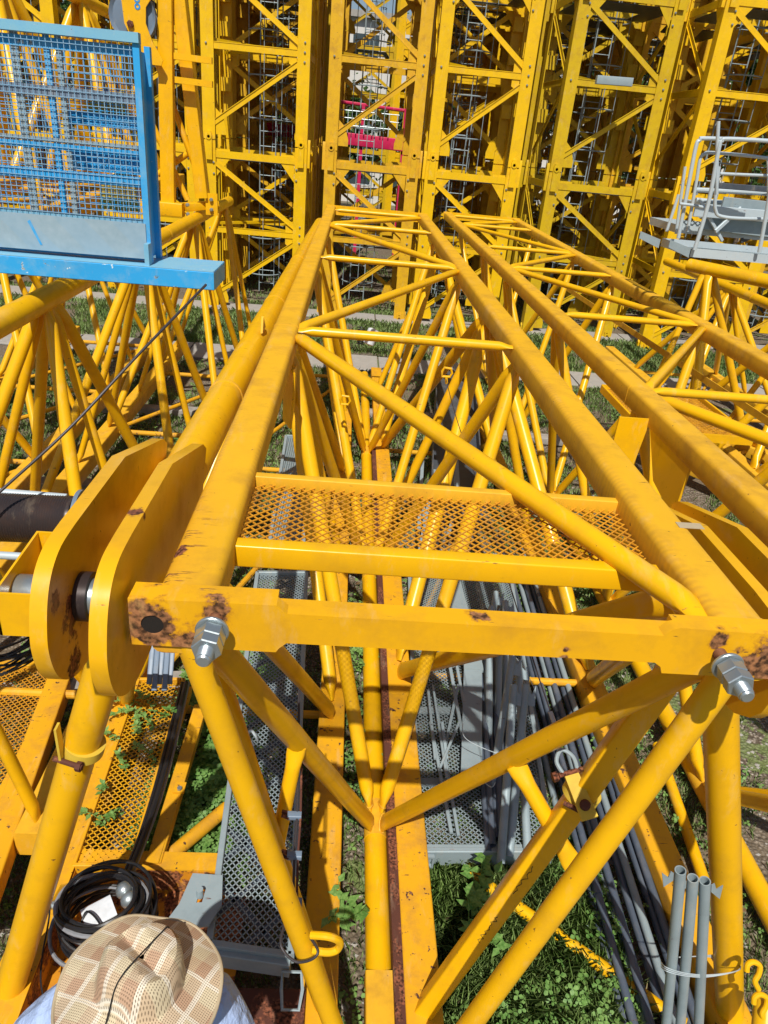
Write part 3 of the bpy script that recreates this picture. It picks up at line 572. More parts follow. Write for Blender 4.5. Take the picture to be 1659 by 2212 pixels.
#==MAST==
# ------------------------------------------------------------------ upright mast towers
SH = 3.27
def tower_parts(W, nsec, z0=0.0, full=True):
    """returns list of (name, MB, mat key, parent index or None); local coords, front face y = -W/2"""
    h = W / 2; out = []; lw = .24
    for sx in (-1, 1):
        for sy in (-1, 1):
            m = MB()
            for k in range(nsec):
                a = z0 + k * SH + .01; b = a + SH - .02
                x, y = sx * h, sy * h
                m.box((min(x, x - sx * lw), min(y, y - sy * .02), a), (max(x, x - sx * lw), max(y, y - sy * .02), b))
                m.box((min(x, x - sx * .02), min(y - sy * .021, y - sy * lw), a), (max(x, x - sx * .02), max(y - sy * .021, y - sy * lw), b))
                for zz in (a + .9, a + 1.9, a + 2.5):                      # batten plates behind the angle
                    m.box((min(x - sx * .03, x - sx * lw), min(y - sy * .17, y - sy * .19), zz), (max(x - sx * .03, x - sx * lw), max(y - sy * .17, y - sy * .19), zz + .26))
            leg = len(out); out.append(('leg', m, 'mast', None))
            if not full: continue
            for k in range(nsec + 1):
                zj = z0 + k * SH
                for (ox, oy, ax, an) in ((x - sx * .12, sy * (h + .001), (1, 0, 0), (0, sy, 0)), (sx * (h + .001), y - sy * .12, (0, 1, 0), (sx, 0, 0))):
                    m = MB()
                    if k == 0: m.prism([(-.05, .02), (.05, .02), (.05, .13), (0, .18), (-.05, .13)], ((ox, oy, zj), ax, (0, 0, 1), an), .03, holes=[circ(0, .1, .02, 10)[::-1]])
                    else: m.prism([(-.06, -.36), (.06, -.36), (.06, .08), (.04, .15), (-.04, .15), (-.06, .08)], ((ox, oy, zj), ax, (0, 0, 1), an), .055, holes=[circ(0, .05, .030, 14)[::-1]])
                    out.append(('joint_lug', m, 'mast', leg))
                    if sy < 0 and abs(an[1]) > 0:
                        out.append(('pin_hole_shade', (lambda q: (q.lathe([(.001, 0), (.0295, 0), (.0295, .006), (.001, .006)], (ox, oy + an[1] * .002, zj + .05), an, 14), q)[1])(MB()), 'hole_dark', leg))  # dark disc over the leg, painted shade for the bottom of the lug hole
                        out.append(('lug_boss', (lambda q: (q.prism(circ(0, .05, .056, 18), ((ox, oy + an[1] * .055, zj), ax, (0, 0, 1), an), .014, holes=[circ(0, .05, .030, 14)[::-1]]), q)[1])(MB()), 'mast', leg))
            if sy < 0:
                for k in range(nsec):
                    a = z0 + k * SH
                    for zz, dx_ in [(a + 1.62, .10), (a + 2.86, .20), (a + 2.66, .20)] + ([(a + 1.78, .10), (a + 1.46, .10)] if sx > 0 else []):
                        m = MB(); m.lathe([(.022, 0), (.022, .016), (.012, .026)], (x - sx * dx_, sy * (h + .001), zz), (0, sy, 0), 6); out.append(('bolt', m, 'zinc', leg))
    faces = [((-1, 0, 0), (0, 1, 0)), ((1, 0, 0), (0, -1, 0)), ((0, -1, 0), (-1, 0, 0)), ((0, 1, 0), (1, 0, 0))]
    # face frames: (ax = right direction seen from outside, out = outward normal)
    for fi, (axr, outn) in enumerate((((1, 0, 0), (0, -1, 0)), ((-1, 0, 0), (0, 1, 0)), ((0, -1, 0), (-1, 0, 0)), ((0, 1, 0), (1, 0, 0)))):
        ax, on = V(axr), V(outn)
        for k in range(nsec):
            a = z0 + k * SH
            def P(x, z, d=0.0): return on * (h - .034 + d) + ax * x + V((0, 0, a + z))
            xi = h - .16
            m = MB(); m.angle(P(-xi, 1.60), P(xi, 1.60), .12, .012, up=on, lip=.02); out.append(('crossbar', m, 'mast', None))
            m = MB(); m.beam(P(-xi, 3.02), P(xi, 3.02), .02, .13, up=(0, 0, 1)); out.append(('crossbar', m, 'mast', None))
            m = MB(); m.angle(P(-xi + .05, .30), P(xi - .02, 1.46), .095, .012, up=on, lip=.028); out.append(('diagonal_brace', m, 'mast', None))
            m = MB(); m.angle(P(xi - .02, 1.74), P(-xi + .08, 2.86), .095, .012, up=on, lip=.028); out.append(('diagonal_brace', m, 'mast', None))
            GP_ = [[(s * (h - .25), 2.62), (s * (h - .25), 3.12), (s * (h - .52), 3.12), (s * (h - .52), 2.95)] for s in (-1, 1)]
            GP_ += [[(h - .25, 1.34), (h - .25, 1.88), (h - .40, 1.80), (h - .40, 1.42)], [(-h + .25, .10), (-h + .25, .56), (-h + .38, .44), (-h + .45, .22), (-h + .45, .10)]]
            for pg in GP_:
                m = MB(); m.prism(pg, (on * (h - .052) + V((0, 0, a)), ax, (0, 0, 1), on), .014); out.append(('gusset_plate', m, 'mast', None))
    for k in range(nsec):
        for sg in (-1, 1):
            q = h - .12; m = MB(); m.beam((-q, -q * sg, z0 + k * SH + 1.66 + .04 * sg), (q, q * sg, z0 + k * SH + 1.66 + .04 * sg), .07, .05); out.append(('plan_brace', m, 'mast', None))
        zz = z0 + (k + 1) * SH - .34; q = h - .10
        m = MB(); m.prism([(-q, -q), (q, -q), (q, q), (-q, q)], ((0, 0, zz), (1, 0, 0), (0, 1, 0), (0, 0, 1)), .012, holes=[[(-.45, q - .95), (-.45, q - .2), (.5, q - .2), (.5, q - .95)]]); out.append(('landing_plate', m, 'grey_sheet' if (full or k % 2) else 'rust_brown', None))
    # ladder with hoops
    m = MB(); lx = random.choice((-.12, .05, .12)); ly = h - .5; ztop = z0 + nsec * SH
    for s in (-1, 1): m.tube((lx + s * .17, ly, z0 + .1), (lx + s * .17, ly, ztop), .013, 6)
    z = z0 + .3
    while z < ztop: m.tube((lx - .17, ly, z), (lx + .17, ly, z), .009, 6); z += .29
    ld = len(out); out.append(('ladder', m, 'galv', None))
    m = MB(); z = z0 + .6
    while z < ztop:
        m.path([(lx + .36 * math.sin(a), ly - .05 - .36 * (1 - math.cos(a)) * .95, z) for a in [R(d) for d in range(-150, 151, 20)]] if False else [(lx + .36 * math.cos(R(d)), ly - .34 - .36 * math.sin(R(d)), z) for d in range(-35, 216, 18)], .014, 5); z += .78
    for d in (20, 90, 160): m.tube((lx + .36 * math.cos(R(d)), ly - .34 - .36 * math.sin(R(d)), z0 + .5), (lx + .36 * math.cos(R(d)), ly - .34 - .36 * math.sin(R(d)), ztop - .1), .008, 5)
    out.append(('ladder_cage', m, 'galv', ld))
    return out
GM = 'upright tower crane mast sections stacked in rows'
def mast(x, y, W, nsec, rz, label, mk, full=True, cached={}):
    t = thing('mast_tower', label, 'crane mast', (x, y, 0), GM, rz)
    key = (W, nsec, mk, full)
    if key not in cached:
        objs = []
        for nm, mb, mat, par in tower_parts(W, nsec, 0.0, full):
            o = mb.build(nm, mk if mat == 'mast' else mat, None, off=(0, 0, 0)); o.parent = t if par is None else objs[par]; objs.append(o)
        cached[key] = [(o, objs.index(o.parent) if o.parent in objs else None) for o in objs]
    else:
        new = []
        for o, pi in cached[key]:
            c = o.copy(); col.objects.link(c); c.parent = t if pi is None else new[pi]; new.append(c)
    return t
mast(-2.02, 17.24, 2.06, 3, R(-1), 'bright yellow mast tower directly behind the far end of the fork plate tube', 'yellow_mast')
mast(.30, 17.25, 1.92, 3, R(.5), 'tan mast tower behind the bolted jib end, crimson machine seen through it', 'yellow_mast_old')
mast(2.36, 17.15, 1.90, 3, R(-.5), 'bright mast tower behind the far end of the dusty second jib', 'yellow_mast')
mast(4.93, 17.2, 2.06, 3, R(1.5), 'olive yellow mast tower with a small grey tray on its crossbar', 'yellow_mast_olive')
mast(7.45, 16.4, 2.08, 3, R(-2), 'mast tower at the right of the front row behind the galvanised platforms', 'yellow_mast')
mast(-4.45, 18.2, 2.08, 3, R(2), 'mast tower at far left behind the upright sheave frame and the blue cage', 'yellow_mast')
for i, (x, y) in enumerate([(-9.2, 18.4), (-6.8, 19.7), (-4.4, 19.7), (-2.05, 19.7), (2.55, 19.7), (4.95, 19.7), (7.4, 19.2), (9.8, 19.2), (12.2, 19.2), (-9.2, 20.7), (-6.8, 22.0), (-4.4, 22.0), (-2.05, 22.0), (2.55, 22.0), (4.95, 22.0), (7.4, 21.5), (9.8, 21.5), (12.2, 21.5), (-6.8, 24.3), (-4.4, 24.3), (-2.05, 24.3), (2.55, 24.3), (4.95, 24.3), (7.4, 23.8), (-6.8, 26.8), (-4.4, 26.8), (-2.05, 26.8), (2.55, 26.8), (4.95, 26.8), (7.4, 26.3), (9.9, 17.3), (-6.9, 17.6), (0.2, 31.0), (-1.6, 29.2), (2.2, 29.4)]):
    mast(x + random.uniform(-.08, .08) + (random.uniform(-.5, .5) if abs(x - .3) > 3 else 0), y + random.uniform(-.15, .15), 2.08, 3, R(random.uniform(-3, 3)) + (math.pi if i % 3 == 1 else 0), 'mast tower standing in the crowded rows behind the front row', ('yellow_mast_old', 'yellow_mast', 'yellow_mast_olive')[i % 3], full=False)
#==DETAIL==
# ------------------------------------------------------------------ blue mesh cage on the left jib
def wiremesh(mb, x0, x1, z0, z1, y, step, r, jig=0.0):
    x = x0
    while x <= x1: mb.box((x - r, y - r, z0), (x + r, y + r, z1)); x += step
    z = z0
    while z <= z1: mb.box((x0, y - r * 2.6, z - r), (x1, y - r, z + r)); z += step
cg = thing('mesh_cage', 'sky blue wire mesh cage panel with grey striped kick board on a pale blue beam', 'cage', (-1.7, 4.5, 2.77))
m = MB(); m.beam((-3.1, 4.5, 2.82), (-.775, 4.5, 2.82), .38, .10, r=.004, seg=1); bmn = m.build('base_beam', 'blue', cg)
m = MB(); m.box((-3.1, 4.312, 2.8705), (-.777, 4.69, 2.874)); m.build('beam_top_sheet', 'blue_pale', bmn)
x1c, x0c, zb_, zt_ = -1.18, -2.75, 2.875, 3.975
m = MB(); m.beam((x1c + .02, 4.42, zb_), (x1c + .02, 4.42, zt_), .034, .04, up=(0, 1, 0)); m.build('post', 'blue', cg)
m = MB(); m.beam((x1c + .025, 4.62, zb_), (x1c + .025, 4.62, zt_ - .02), .03, .04, up=(0, 1, 0)); m.build('post', 'blue', cg)
m = MB(); m.box((x1c + .006, 4.445, zb_ + .02), (x1c + .012, 4.598, zt_ - .05)); m.build('side_sheet', 'blue', cg)
m = MB(); m.beam((x0c, 4.41, zt_), (x1c + .04, 4.41, zt_), .05, .045); m.build('top_rail', 'blue_pale', cg)
for z, mt, h_ in ((zt_ - .06, 'blue', .05), (3.70, 'sheave', .05), (3.47, 'galv', .022), (3.44, 'blue', .03), (3.30, 'blue', .05), (3.09, 'blue_pale', .03)):
    m = MB(); m.beam((x0c, 4.435, z), (x1c, 4.435, z), .02, h_); m.build('rail', mt, cg)
for x, mt, w_ in ((-1.62, 'blue', .03), (-1.78, 'galv', .035), (-1.56, 'galv', .03), (-2.2, 'blue', .04)):
    m = MB(); m.beam((x, 4.437, zb_ + .2), (x, 4.437, zt_), w_, .015, up=(0, 1, 0)); m.build('upright', mt, cg)
m = MB(); wiremesh(m, x0c, x1c, 3.05, zt_ - .02, 4.40, .030, .0017); m.build('wire_mesh', 'blue_wire', cg)
m = MB(); wiremesh(m, x0c, x1c - .05, 3.02, zt_ - .05, 4.60, .034, .0019); m.build('wire_mesh', 'blue', cg)
m = MB(); m.box((x0c, 4.392, 2.90), (x1c + .015, 4.398, 3.09)); m.build('kick_board', 'kick', cg)
m = MB(); m.box((x0c, 4.45, 2.88), (x1c, 4.456, 2.93)); wiremesh(m, x0c, x1c, 2.88, 2.93, 4.47, .034, .002); m.build('lower_mesh', 'blue', cg)
for x, z0_, z1_ in ((-1.4, 3.32, 3.42), (-1.4, 3.55, 3.62)):
    m = MB(); m.box((x - .22, 4.64, z0_), (x + .2, 4.65, z1_)); m.build('back_sheet', 'blue', cg)
m = MB(); m.prism([(-.12, 0), (.12, 0), (.10, .17), (.02, .22), (-.10, .14)], ((-1.38, 4.66, 3.12), (1, 0, 0), (0, 0, 1), (0, 1, 0)), .01); m.build('back_sheet', 'yellow_old', cg)
m = MB(); m.prism([(-.1, 0), (.12, 0), (.12, .2), (-.08, .12)], ((-1.42, 4.66, 3.55), (1, 0, 0), (0, 0, 1), (0, 1, 0)), .01); m.build('back_sheet', 'yellow_old', cg)
m = MB(); m.box((-1.165, 4.33, 2.80), (-1.14, 4.40, 2.99)); m.build('latch_bar', 'blue_pale', cg)
m = MB(); m.prism([(0, 0), (.012, 0), (-.04, .13), (-.055, .12)], ((-1.76, 4.391, 2.93), (1, 0, 0), (0, 0, 1), (0, -1, 0)), .001); m.build('paint_stroke', 'blue', cg)

# ------------------------------------------------------------------ upright jib head with sheave, behind the cage
uh = thing('jib_head_frame', 'upright yellow jib head with box posts, blue grey sheave and curved cheek plate', 'crane part', (-2.05, 9.35, 2.65))
m = MB(); m.beam((-2.18, 9.3, 2.72), (-2.10, 9.3, 5.1), .155, .12, up=(0, 1, 0), r=.008); m.build('post', 'yellow', uh)
m = MB(); m.beam((-1.80, 9.42, 2.8), (-2.02, 9.42, 5.1), .14, .2, up=(0, 1, 0), r=.008); m.build('post', 'yellow', uh)
m = MB(); m.beam((-2.62, 9.25, 2.66), (-2.0, 9.25, 2.66), .16, .15, r=.01); b_ = m.build('base_beam', 'yellow', uh)
m = MB(); m.beam((-2.0, 9.3, 2.69), (-1.66, 9.55, 2.72), .12, .09, r=.008); m.build('link_arm', 'yellow', b_)
m = MB(); m.box((-1.76, 9.36, 2.62), (-1.62, 9.39, 2.86)); m.build('end_bracket', 'yellow', b_)
for x, z in ((-1.69, 2.68), (-1.69, 2.79), (-1.93, 2.63), (-1.93, 2.73)): m = MB(); m.lathe([(.024, 0), (.024, .02), (.012, .035)], (x, 9.355 if x > -1.8 else 9.165, z), (0, -1, 0), 6); m.build('bolt', 'zinc', b_)
for z in (3.98, 4.20): m = MB(); m.beam((-2.02, 9.2, z), (-1.62, 9.2, z - .01), .07, .06); m.build('socket', 'yellow', uh)
m = MB(); m.tube((-2.45, 9.5, 4.6), (-1.85, 9.5, 3.0), .035, 12, flat=(1, 1)); m.build('strut', 'yellow', uh)
m = MB(); m.tube((-2.35, 9.55, 3.0), (-1.85, 9.55, 3.35), .035, 12); m.build('strut', 'yellow', uh)
m = MB(); m.tube((-2.55, 9.5, 3.9), (-2.0, 9.5, 2.75), .035, 12); m.build('strut', 'yellow', uh)
m = MB(); m.lathe([(.03, -.04), (.08, -.035), (.205, -.02), (.24, -.045), (.24, -.03), (.215, 0), (.24, .03), (.24, .045), (.205, .02), (.08, .035), (.03, .04)], (-2.43, 9.2, 4.52), (0, 1, 0), 40); m.build('sheave', 'sheave', uh)
m = MB(); m.prism([(-2.507, 4.82), (-2.52, 4.641), (-2.505, 4.442), (-2.416, 4.266), (-2.235, 4.094), (-2.147, 4.094), (-2.125, 4.146), (-2.23, 4.309), (-2.285, 4.459), (-2.275, 4.602), (-2.197, 4.709), (-2.19, 4.827)], ((0, 9.12, 0), (1, 0, 0), (0, 0, 1), (0, 1, 0)), .02); ck = m.build('cheek_plate', 'yellow', uh)
m = MB(); m.lathe([(.035, 0), (.035, .03), (.02, .035)], (-2.44, 9.12, 4.44), (0, -1, 0), 6); m.build('sheave_bolt', 'rust_brown', ck)
m = MB()
for cz in (4.600, 4.660):
    m.prism(circ(-2.36, cz, .030, 20), ((0, 9.116, 0), (1, 0, 0), (0, 0, 1), (0, 1, 0)), .003, holes=[circ(-2.36, cz, .014, 14)[::-1]])
m.build('numeral', 'numeral', ck)

# ------------------------------------------------------------------ galvanised platforms with handrails at right
def handrail(parent, pts, r=.016):
    m = MB(); m.path(catmull(pts, 5), r, 10); m.build('handrail', 'galv_light', parent)
def tray(parent, x0, x1, y0, y1, z, h=.07):
    for (a, b) in (((x0, y0), (x1, y0)), ((x0, y1), (x1, y1)), ((x0, y0), (x0, y1)), ((x1, y0), (x1, y1))):
        m = MB(); m.beam((*a, z), (*b, z), .012, h); m.build('side_channel', 'galv_light', parent)
    m = MB(); lattice(m, ((0, 0, z - .02), (1, 0, 0), (0, 1, 0), (0, 0, 1)), [(x0, y0), (x1, y0), (x1, y1), (x0, y1)], .06, .035, .008, .004); m.build('grating', 'galv', parent)
pa = thing('service_platform', 'lower galvanised platform with sloping tubular handrails at the right edge', 'platform', (3.6, 6.6, 2.85))
tray(pa, 2.86, 4.4, 6.35, 7.0, 2.99)
for (x0, y0) in ((2.86, 6.35), (2.80, 6.9)):
    m = MB(); m.prism([(0, -.04), (-.20, .03), (-.20, .09), (0, .035)], ((x0, y0, 2.985), (1, 0, 0), (0, 0, 1), (0, 1, 0)), .008); m.build('toe_bracket', 'galv', pa)
handrail(pa, [aty(1500, 540, 6.3), aty(1530, 440, 6.3), aty(1553, 320, 6.3), aty(1560, 305, 6.3), aty(1575, 300, 6.3), aty(1700, 307, 6.3)])
handrail(pa, [aty(1465, 515, 6.6), aty(1487, 400, 6.6), aty(1503, 318, 6.6), aty(1512, 303, 6.6), aty(1530, 299, 6.6), aty(1700, 306, 6.6)])
handrail(pa, [aty(1640, 545, 6.3), aty(1659, 440, 6.3), aty(1675, 330, 6.3)])
handrail(pa, [aty(1548, 420, 6.31), aty(1549, 330, 6.31), aty(1552, 262, 6.31)], .014)
handrail(pa, [aty(1485, 500, 6.7), aty(1503, 400, 6.7), aty(1512, 345, 6.7), aty(1522, 333, 6.7), aty(1540, 330, 6.7), aty(1645, 340, 6.7), aty(1659, 350, 6.7), aty(1660, 420, 6.7)], .014)
handrail(pa, [aty(1553, 360, 6.4), aty(1545, 430, 6.4), aty(1546, 455, 6.4), aty(1556, 467, 6.4), aty(1600, 472, 6.4), aty(1700, 474, 6.4)], .014)
handrail(pa, [aty(1555, 375, 6.4), aty(1620, 378, 6.4), aty(1700, 381, 6.4)], .012)
handrail(pa, [aty(1468, 440, 6.55), aty(1500, 444, 6.55), aty(1520, 448, 6.55)], .012)
pb = thing('service_platform', 'upper galvanised platform stacked crookedly above the lower one at right', 'platform', (3.6, 7.3, 3.0))
tray(pb, 3.05, 4.6, 7.2, 7.9, 3.10)
tray(pb, 3.35, 4.8, 7.25, 8.0, 3.30, .05)
handrail(pb, [aty(1503, 410, 7.35), aty(1590, 414, 7.35), aty(1700, 420, 7.35)], .022)
handrail(pb, [aty(1503, 432, 7.35), aty(1590, 440, 7.35), aty(1700, 444, 7.35)], .022)
for q in ((1440, 500, 1466, 420), (1460, 505, 1480, 360)): m = MB(); m.tube(aty(q[0], q[1], 7.2), aty(q[2], q[3], 7.2), .014, 8); m.build('stanchion', 'galv_light', pb)
for k, (u0, v0, u1, v1, w_) in enumerate(((1500, 455, 1700, 470, .10), (1520, 478, 1700, 500, .14), (1540, 400, 1700, 412, .05), (1545, 500, 1600, 450, .04), (1560, 440, 1700, 455, .12), (1600, 520, 1700, 480, .05), (1510, 430, 1560, 520, .03))):
    m = MB(); m.beam(aty(u0, v0, 7.0 + .1 * (k % 3)), aty(u1, v1, 7.1 + .1 * (k % 3)), .02, w_, r=.004, seg=1); one('stacked_channel', m, ('galv_light', 'galv', 'grey_sheet')[k % 3], 'grey metal piece stacked between the railed platforms at right', 'steel part', aty(u0, v0, 7.0), 'grey metal pieces stacked on the platforms')
# little grey tray on the fourth tower, and clips
o_ = MB(); o_.beam(aty(1288, 172, 15.6), aty(1365, 178, 15.6), .12, .14, r=.006); one('cable_tray', o_, 'galv', 'small galvanised tray resting on the crossbar of the fourth mast tower', 'tray', aty(1325, 175, 15.6))

# ------------------------------------------------------------------ things on the ground
def walkway(name, label, quad, z, mat, dx, dy, w_, frame=.03, fh=.06, fmat=None, cat='walkway', extra=True, skip=()):
    pts = [atz(u, v, z) for u, v in quad]; c = sum(pts, V((0, 0, 0))) / 4; c.z = z
    t = thing(name, label, cat, c)
    m = MB(); lattice(m, ((0, 0, z), (1, 0, 0), (0, 1, 0), (0, 0, 1)), [(p.x, p.y) for p in pts], dx, dy, w_, .004); m.build('expanded_mesh', mat, t)
    for i in range(4):
        if i in skip: continue
        a, b = pts[i], pts[(i + 1) % 4]; m = MB(); m.beam(a - V((0, 0, .01)), b - V((0, 0, .01)), frame, fh, r=.003, seg=1); m.build('side_rail', fmat or mat, t)
    return t, pts
yw, yp = walkway('mesh_walkway', 'worn yellow walkway with expanded mesh and weeds growing through, left of the jib', [(300, 1470), (398, 1470), (282, 1872), (160, 1872)], .32, 'yellow_worn', .040, .036, .0052, frame=.02)
m = MB(); q = [atz(u, v, .33) for u, v in ((218, 1470), (300, 1470), (160, 1875), (20, 2250), (-60, 2200), (70, 1990))]
m.prism([(p.x, p.y) for p in q], ((0, 0, .325), (1, 0, 0), (0, 1, 0), (0, 0, 1)), .008); m.build('deck_plate', 'yellow_worn', yw)
m = MB()
for a, b in ((0, 5), (5, 4)): m.beam(q[a] - V((0, 0, .03)), q[b] - V((0, 0, .03)), .012, .10)
m.build('deck_edge', 'yellow_worn', yw)
a, b = atz(112, 1960, .36), atz(145, 1925, .36); m = MB(); m.prism([(0, 0), (.13, 0), (.11, .09), (.05, .12), (0, .05)], (a, (.75, .6, 0), (0, 0, 1), (.6, -.75, 0)), .008); m.build('lug_plate', 'yellow_worn', yw)
m = MB(); m.lathe([(.014, 0), (.014, .05), (.02, .05), (.02, .07)], atz(90, 1952, .40), (1, -.1, 0), 10); m.build('bolt', 'zinc', yw)
for (u0, v0, u1, v1, w_) in ((412, 1490, 290, 1870, .018), (432, 1530, 330, 1872, .07), (445, 1530, 345, 1872, .015)):
    m = MB(); m.beam(atz(u0, v0, .30), atz(u1, v1, .30), w_, .06, r=.003, seg=1); m.build('frame_bar', 'yellow_worn', yw)
m = MB(); m.box(tuple(atz(388, 1705, .335) - V((.03, .03, 0))), tuple(atz(388, 1705, .335) + V((.03, .04, .012)))); pl2 = m.build('clip_plate', 'yellow_worn', yw)
m = MB(); m.lathe([(.014, 0), (.014, .014)], atz(388, 1705, .348), (0, 0, 1), 6); m.build('clip_bolt', 'zinc', pl2)
m = MB(); m.tube(atz(360, 1855, .22), atz(490, 1745, .22), .038, 16); one('worn_tube', m, 'yellow_worn', 'short worn yellow tube lying in the weeds beside the grey walkway', 'tube', atz(425, 1800, .22))
w2, _p = walkway('mesh_walkway', 'shaded brownish mesh walkway at the left edge below the drum', [(-120, 1430), (128, 1440), (100, 1530), (-90, 1900)], .32, 'yellow_mesh', .040, .036, .0052, frame=.05, fmat='yellow_worn')
m = MB(); m.beam(atz(-60, 2000, .3), atz(128, 1480, .3), .14, .12, r=.01); one('jib_chord_bar', m, 'yellow_worn', 'rust edged yellow bar lying left of the big inclined leg tube', 'steel bar', atz(20, 1800, .3))
# chequer plate tray in front of the person
ty = thing('chequer_tray', 'rusty yellow chequer plate tray holding the black cable coil', 'tray', (-.8, 1.7, .1))
m = MB(); m.box((-1.17, 1.0, .14), (-.33, 2.39, .15)); m.build('floor_plate', 'rust_plate', ty)
m = MB()
for k in range(150):
    x, y, a = random.uniform(-1.1, -.4), random.uniform(1.7, 2.36), random.choice((R(45), R(-45))); d = V((math.cos(a), math.sin(a), 0)) * .013
    m.beam(V((x, y, .152)) - d, V((x, y, .152)) + d, .005, .004)
tag(m.build('tread_bumps', 'rust_plate', ty), kind='stuff')
for a, b in (((-1.17, 2.395, .22), (-.46, 2.395, .22)), ((-1.175, 1.0, .22), (-1.175, 2.40, .22))): m = MB(); m.beam(a, b, .012, .18); m.build('rim', 'rust_plate', ty)
m = MB(); m.beam((-1.17, 2.44, .315), (-.46, 2.44, .315), .10, .01); m.build('rim_flange', 'yellow_worn', ty)
rp = thing('rusty_deck', 'dark rusty deck plates under the near end of the grey walkway', 'deck plate', (-.15, 1.5, .2))
for i in range(4): m = MB(); y = 1.86 - i * .2; m.beam((-.36, y - .095, .27), (.0, y - .095, .27), .185, .02, r=.004, seg=1); m.build('plate', 'rust_plate' if i % 2 else 'rust_brown', rp)
# long grey grating walkway
gw, gp = walkway('mesh_walkway', 'long galvanised mesh walkway running from the hat away under the jib', [(556, 1240), (662, 1240), (628, 2068), (452, 2042)], .45, 'galv', .032, .036, .0044, frame=.03, fh=.07)
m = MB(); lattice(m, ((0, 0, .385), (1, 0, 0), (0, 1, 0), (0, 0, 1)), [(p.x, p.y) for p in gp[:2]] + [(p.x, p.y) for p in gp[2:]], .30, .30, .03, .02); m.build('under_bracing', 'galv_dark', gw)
a, b = gp[3], gp[2]
m = MB(); m.beam(a + V((-.0, -.02, -.04)), b + V((0, -.02, -.04)), .04, .09, r=.004, seg=1); m.build('end_channel', 'galv', gw)
m = MB(); m.path([b + V((-.03, -.05, -.02)), b + V((.05, -.05, -.02)), b + V((.06, -.1, -.06)), b + V((.05, -.16, -.10)), b + V((-.02, -.16, -.10)), b + V((-.03, -.10, -.06))], .008, 6, closed=True); m.build('hook_bracket', 'galv', gw)
c = atz(385, 1965, .5)
m = MB(); m.prism([(0, .02), (.03, .17), (.17, .15), (.19, 0), (.15, -.09), (.02, -.10), (-.03, -.04)], (c, (1, .1, 0), (0, 1, 0), (0, 0, 1)), .012, holes=[[(.075, .02), (.10, .02), (.105, .09), (.08, .09)]]); br = m.build('corner_bracket', 'galv', gw)
m = MB(); m.tube(c + V((.085, .06, .01)), c + V((.085, .06, .06)), .016, 12); m.build('stud', 'galv', br)
m = MB(); m.path(catmull([atz(548, 1612, .47), atz(536, 1590, .52), atz(542, 1578, .55), atz(552, 1590, .52), atz(556, 1600, .47)], 4), .008, 6); m.build('lifting_ring', 'galv_light', gw)
gw2, _p = walkway('mesh_walkway', 'short galvanised walkway further back under the left side of the jib', [(618, 945), (668, 945), (655, 1190), (580, 1190)], .45, 'galv', .045, .03, .010, frame=.03, fh=.08, fmat='galv')
# galvanised rack right of centre, with its load
rk, rp_ = walkway('mesh_rack', 'galvanised mesh floored rack loaded with grey props, right of the centre chord', [(884, 1236), (1102, 1236), (1192, 1832), (905, 1832)], .17, 'galv', .036, .032, .0048, frame=.03, fh=.05, cat='rack')
a, b = rp_[3], rp_[2]
m = MB(); m.beam(a + V((-.01, -.03, -.03)), b + V((.0, -.03, -.03)), .03, .115, r=.004, seg=1); fc = m.build('front_channel', 'galv', rk)
m = MB(); m.prism([(-.03, -.045), (.03, -.045), (.03, .045), (-.03, .045)], (a + V((.05, -.048, -.03)), (1, 0, 0), (0, 0, 1), (0, -1, 0)), .02, holes=[[(-.02, -.032), (-.02, .032), (.02, .032), (.02, -.032)]]); m.build('socket', 'galv', fc)
m = MB(); m.prism([(0, 0), (.0, .12), (-.05, .12), (-.05, .09), (-.02, .08), (-.02, .05), (-.05, .04), (-.05, 0)], (a + V((-.02, .02, -.08)), (1, 0, 0), (0, 0, 1), (0, 1, 0)), .03); m.build('hook_bracket', 'galv', rk)
for v in (1340, 1430, 1535, 1690): m = MB(); m.beam(atz(896, v, .166), atz(1100 + (v - 1236) * .15, v, .166), .06, .012); m.build('cross_strip', 'galv', rk)
m = MB(); m.beam(atz(975, 1245, .25), atz(1025, 1450, .30), .14, .02); m.beam(atz(1022, 1400, .31), atz(1018, 1690, .26), .13, .018); pl3 = one('steel_plank', m, 'galv', 'flat grey steel plank lying along the loaded mesh rack', 'plank', atz(1020, 1500, .28))
def prop(u0, v0, z0, u1, v1, z1, r, label, group=None, mat='galv', loc=None, collar=True, hollow=.004):
    a, b = atz(u0, v0, z0), atz(u1, v1, z1); t = thing('steel_prop', label, 'steel pipe', a, group)
    m = MB(); m.tube(a, b, r, 16, hollow=hollow); m.build('pipe', mat, t)
    if collar:
        d = (b - a).normalized(); s = V((1, 0, 0)); nn = s.cross(d)
        m = MB(); m.prism([(-.005, 0), (.055, -.01), (.05, .12), (.03, .06), (0, .10)], (b - d * .12 + s * (r * .5), s, d, nn), .004); m.build('flap', mat, t)
    return t
GP = 'grey steel props stacked on the mesh rack'
for i, (u0, v0, u1, v1, z1) in enumerate([(1082, 1865, 1110, 1480, .75), (1100, 1850, 1136, 1480, .75), (1062, 1700, 1108, 1418, .70), (1140, 1850, 1120, 1432, .62), (1050, 1560, 1062, 1312, .55), (1075, 1580, 1080, 1332, .55), (1092, 1590, 1092, 1300, .52), (1056, 1600, 1058, 1338, .58), (1040, 1500, 1072, 1280, .5)]):
    prop(u0, v0, .19, u1, v1, z1, .024, 'open ended grey steel prop on the mesh rack', GP)
GD = 'dark scaffold pipes under the props'
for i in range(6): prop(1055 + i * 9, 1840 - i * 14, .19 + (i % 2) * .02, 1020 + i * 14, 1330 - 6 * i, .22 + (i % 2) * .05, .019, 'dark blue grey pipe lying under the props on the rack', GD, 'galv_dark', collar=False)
GT = 'thin folded grey braces on the rack'
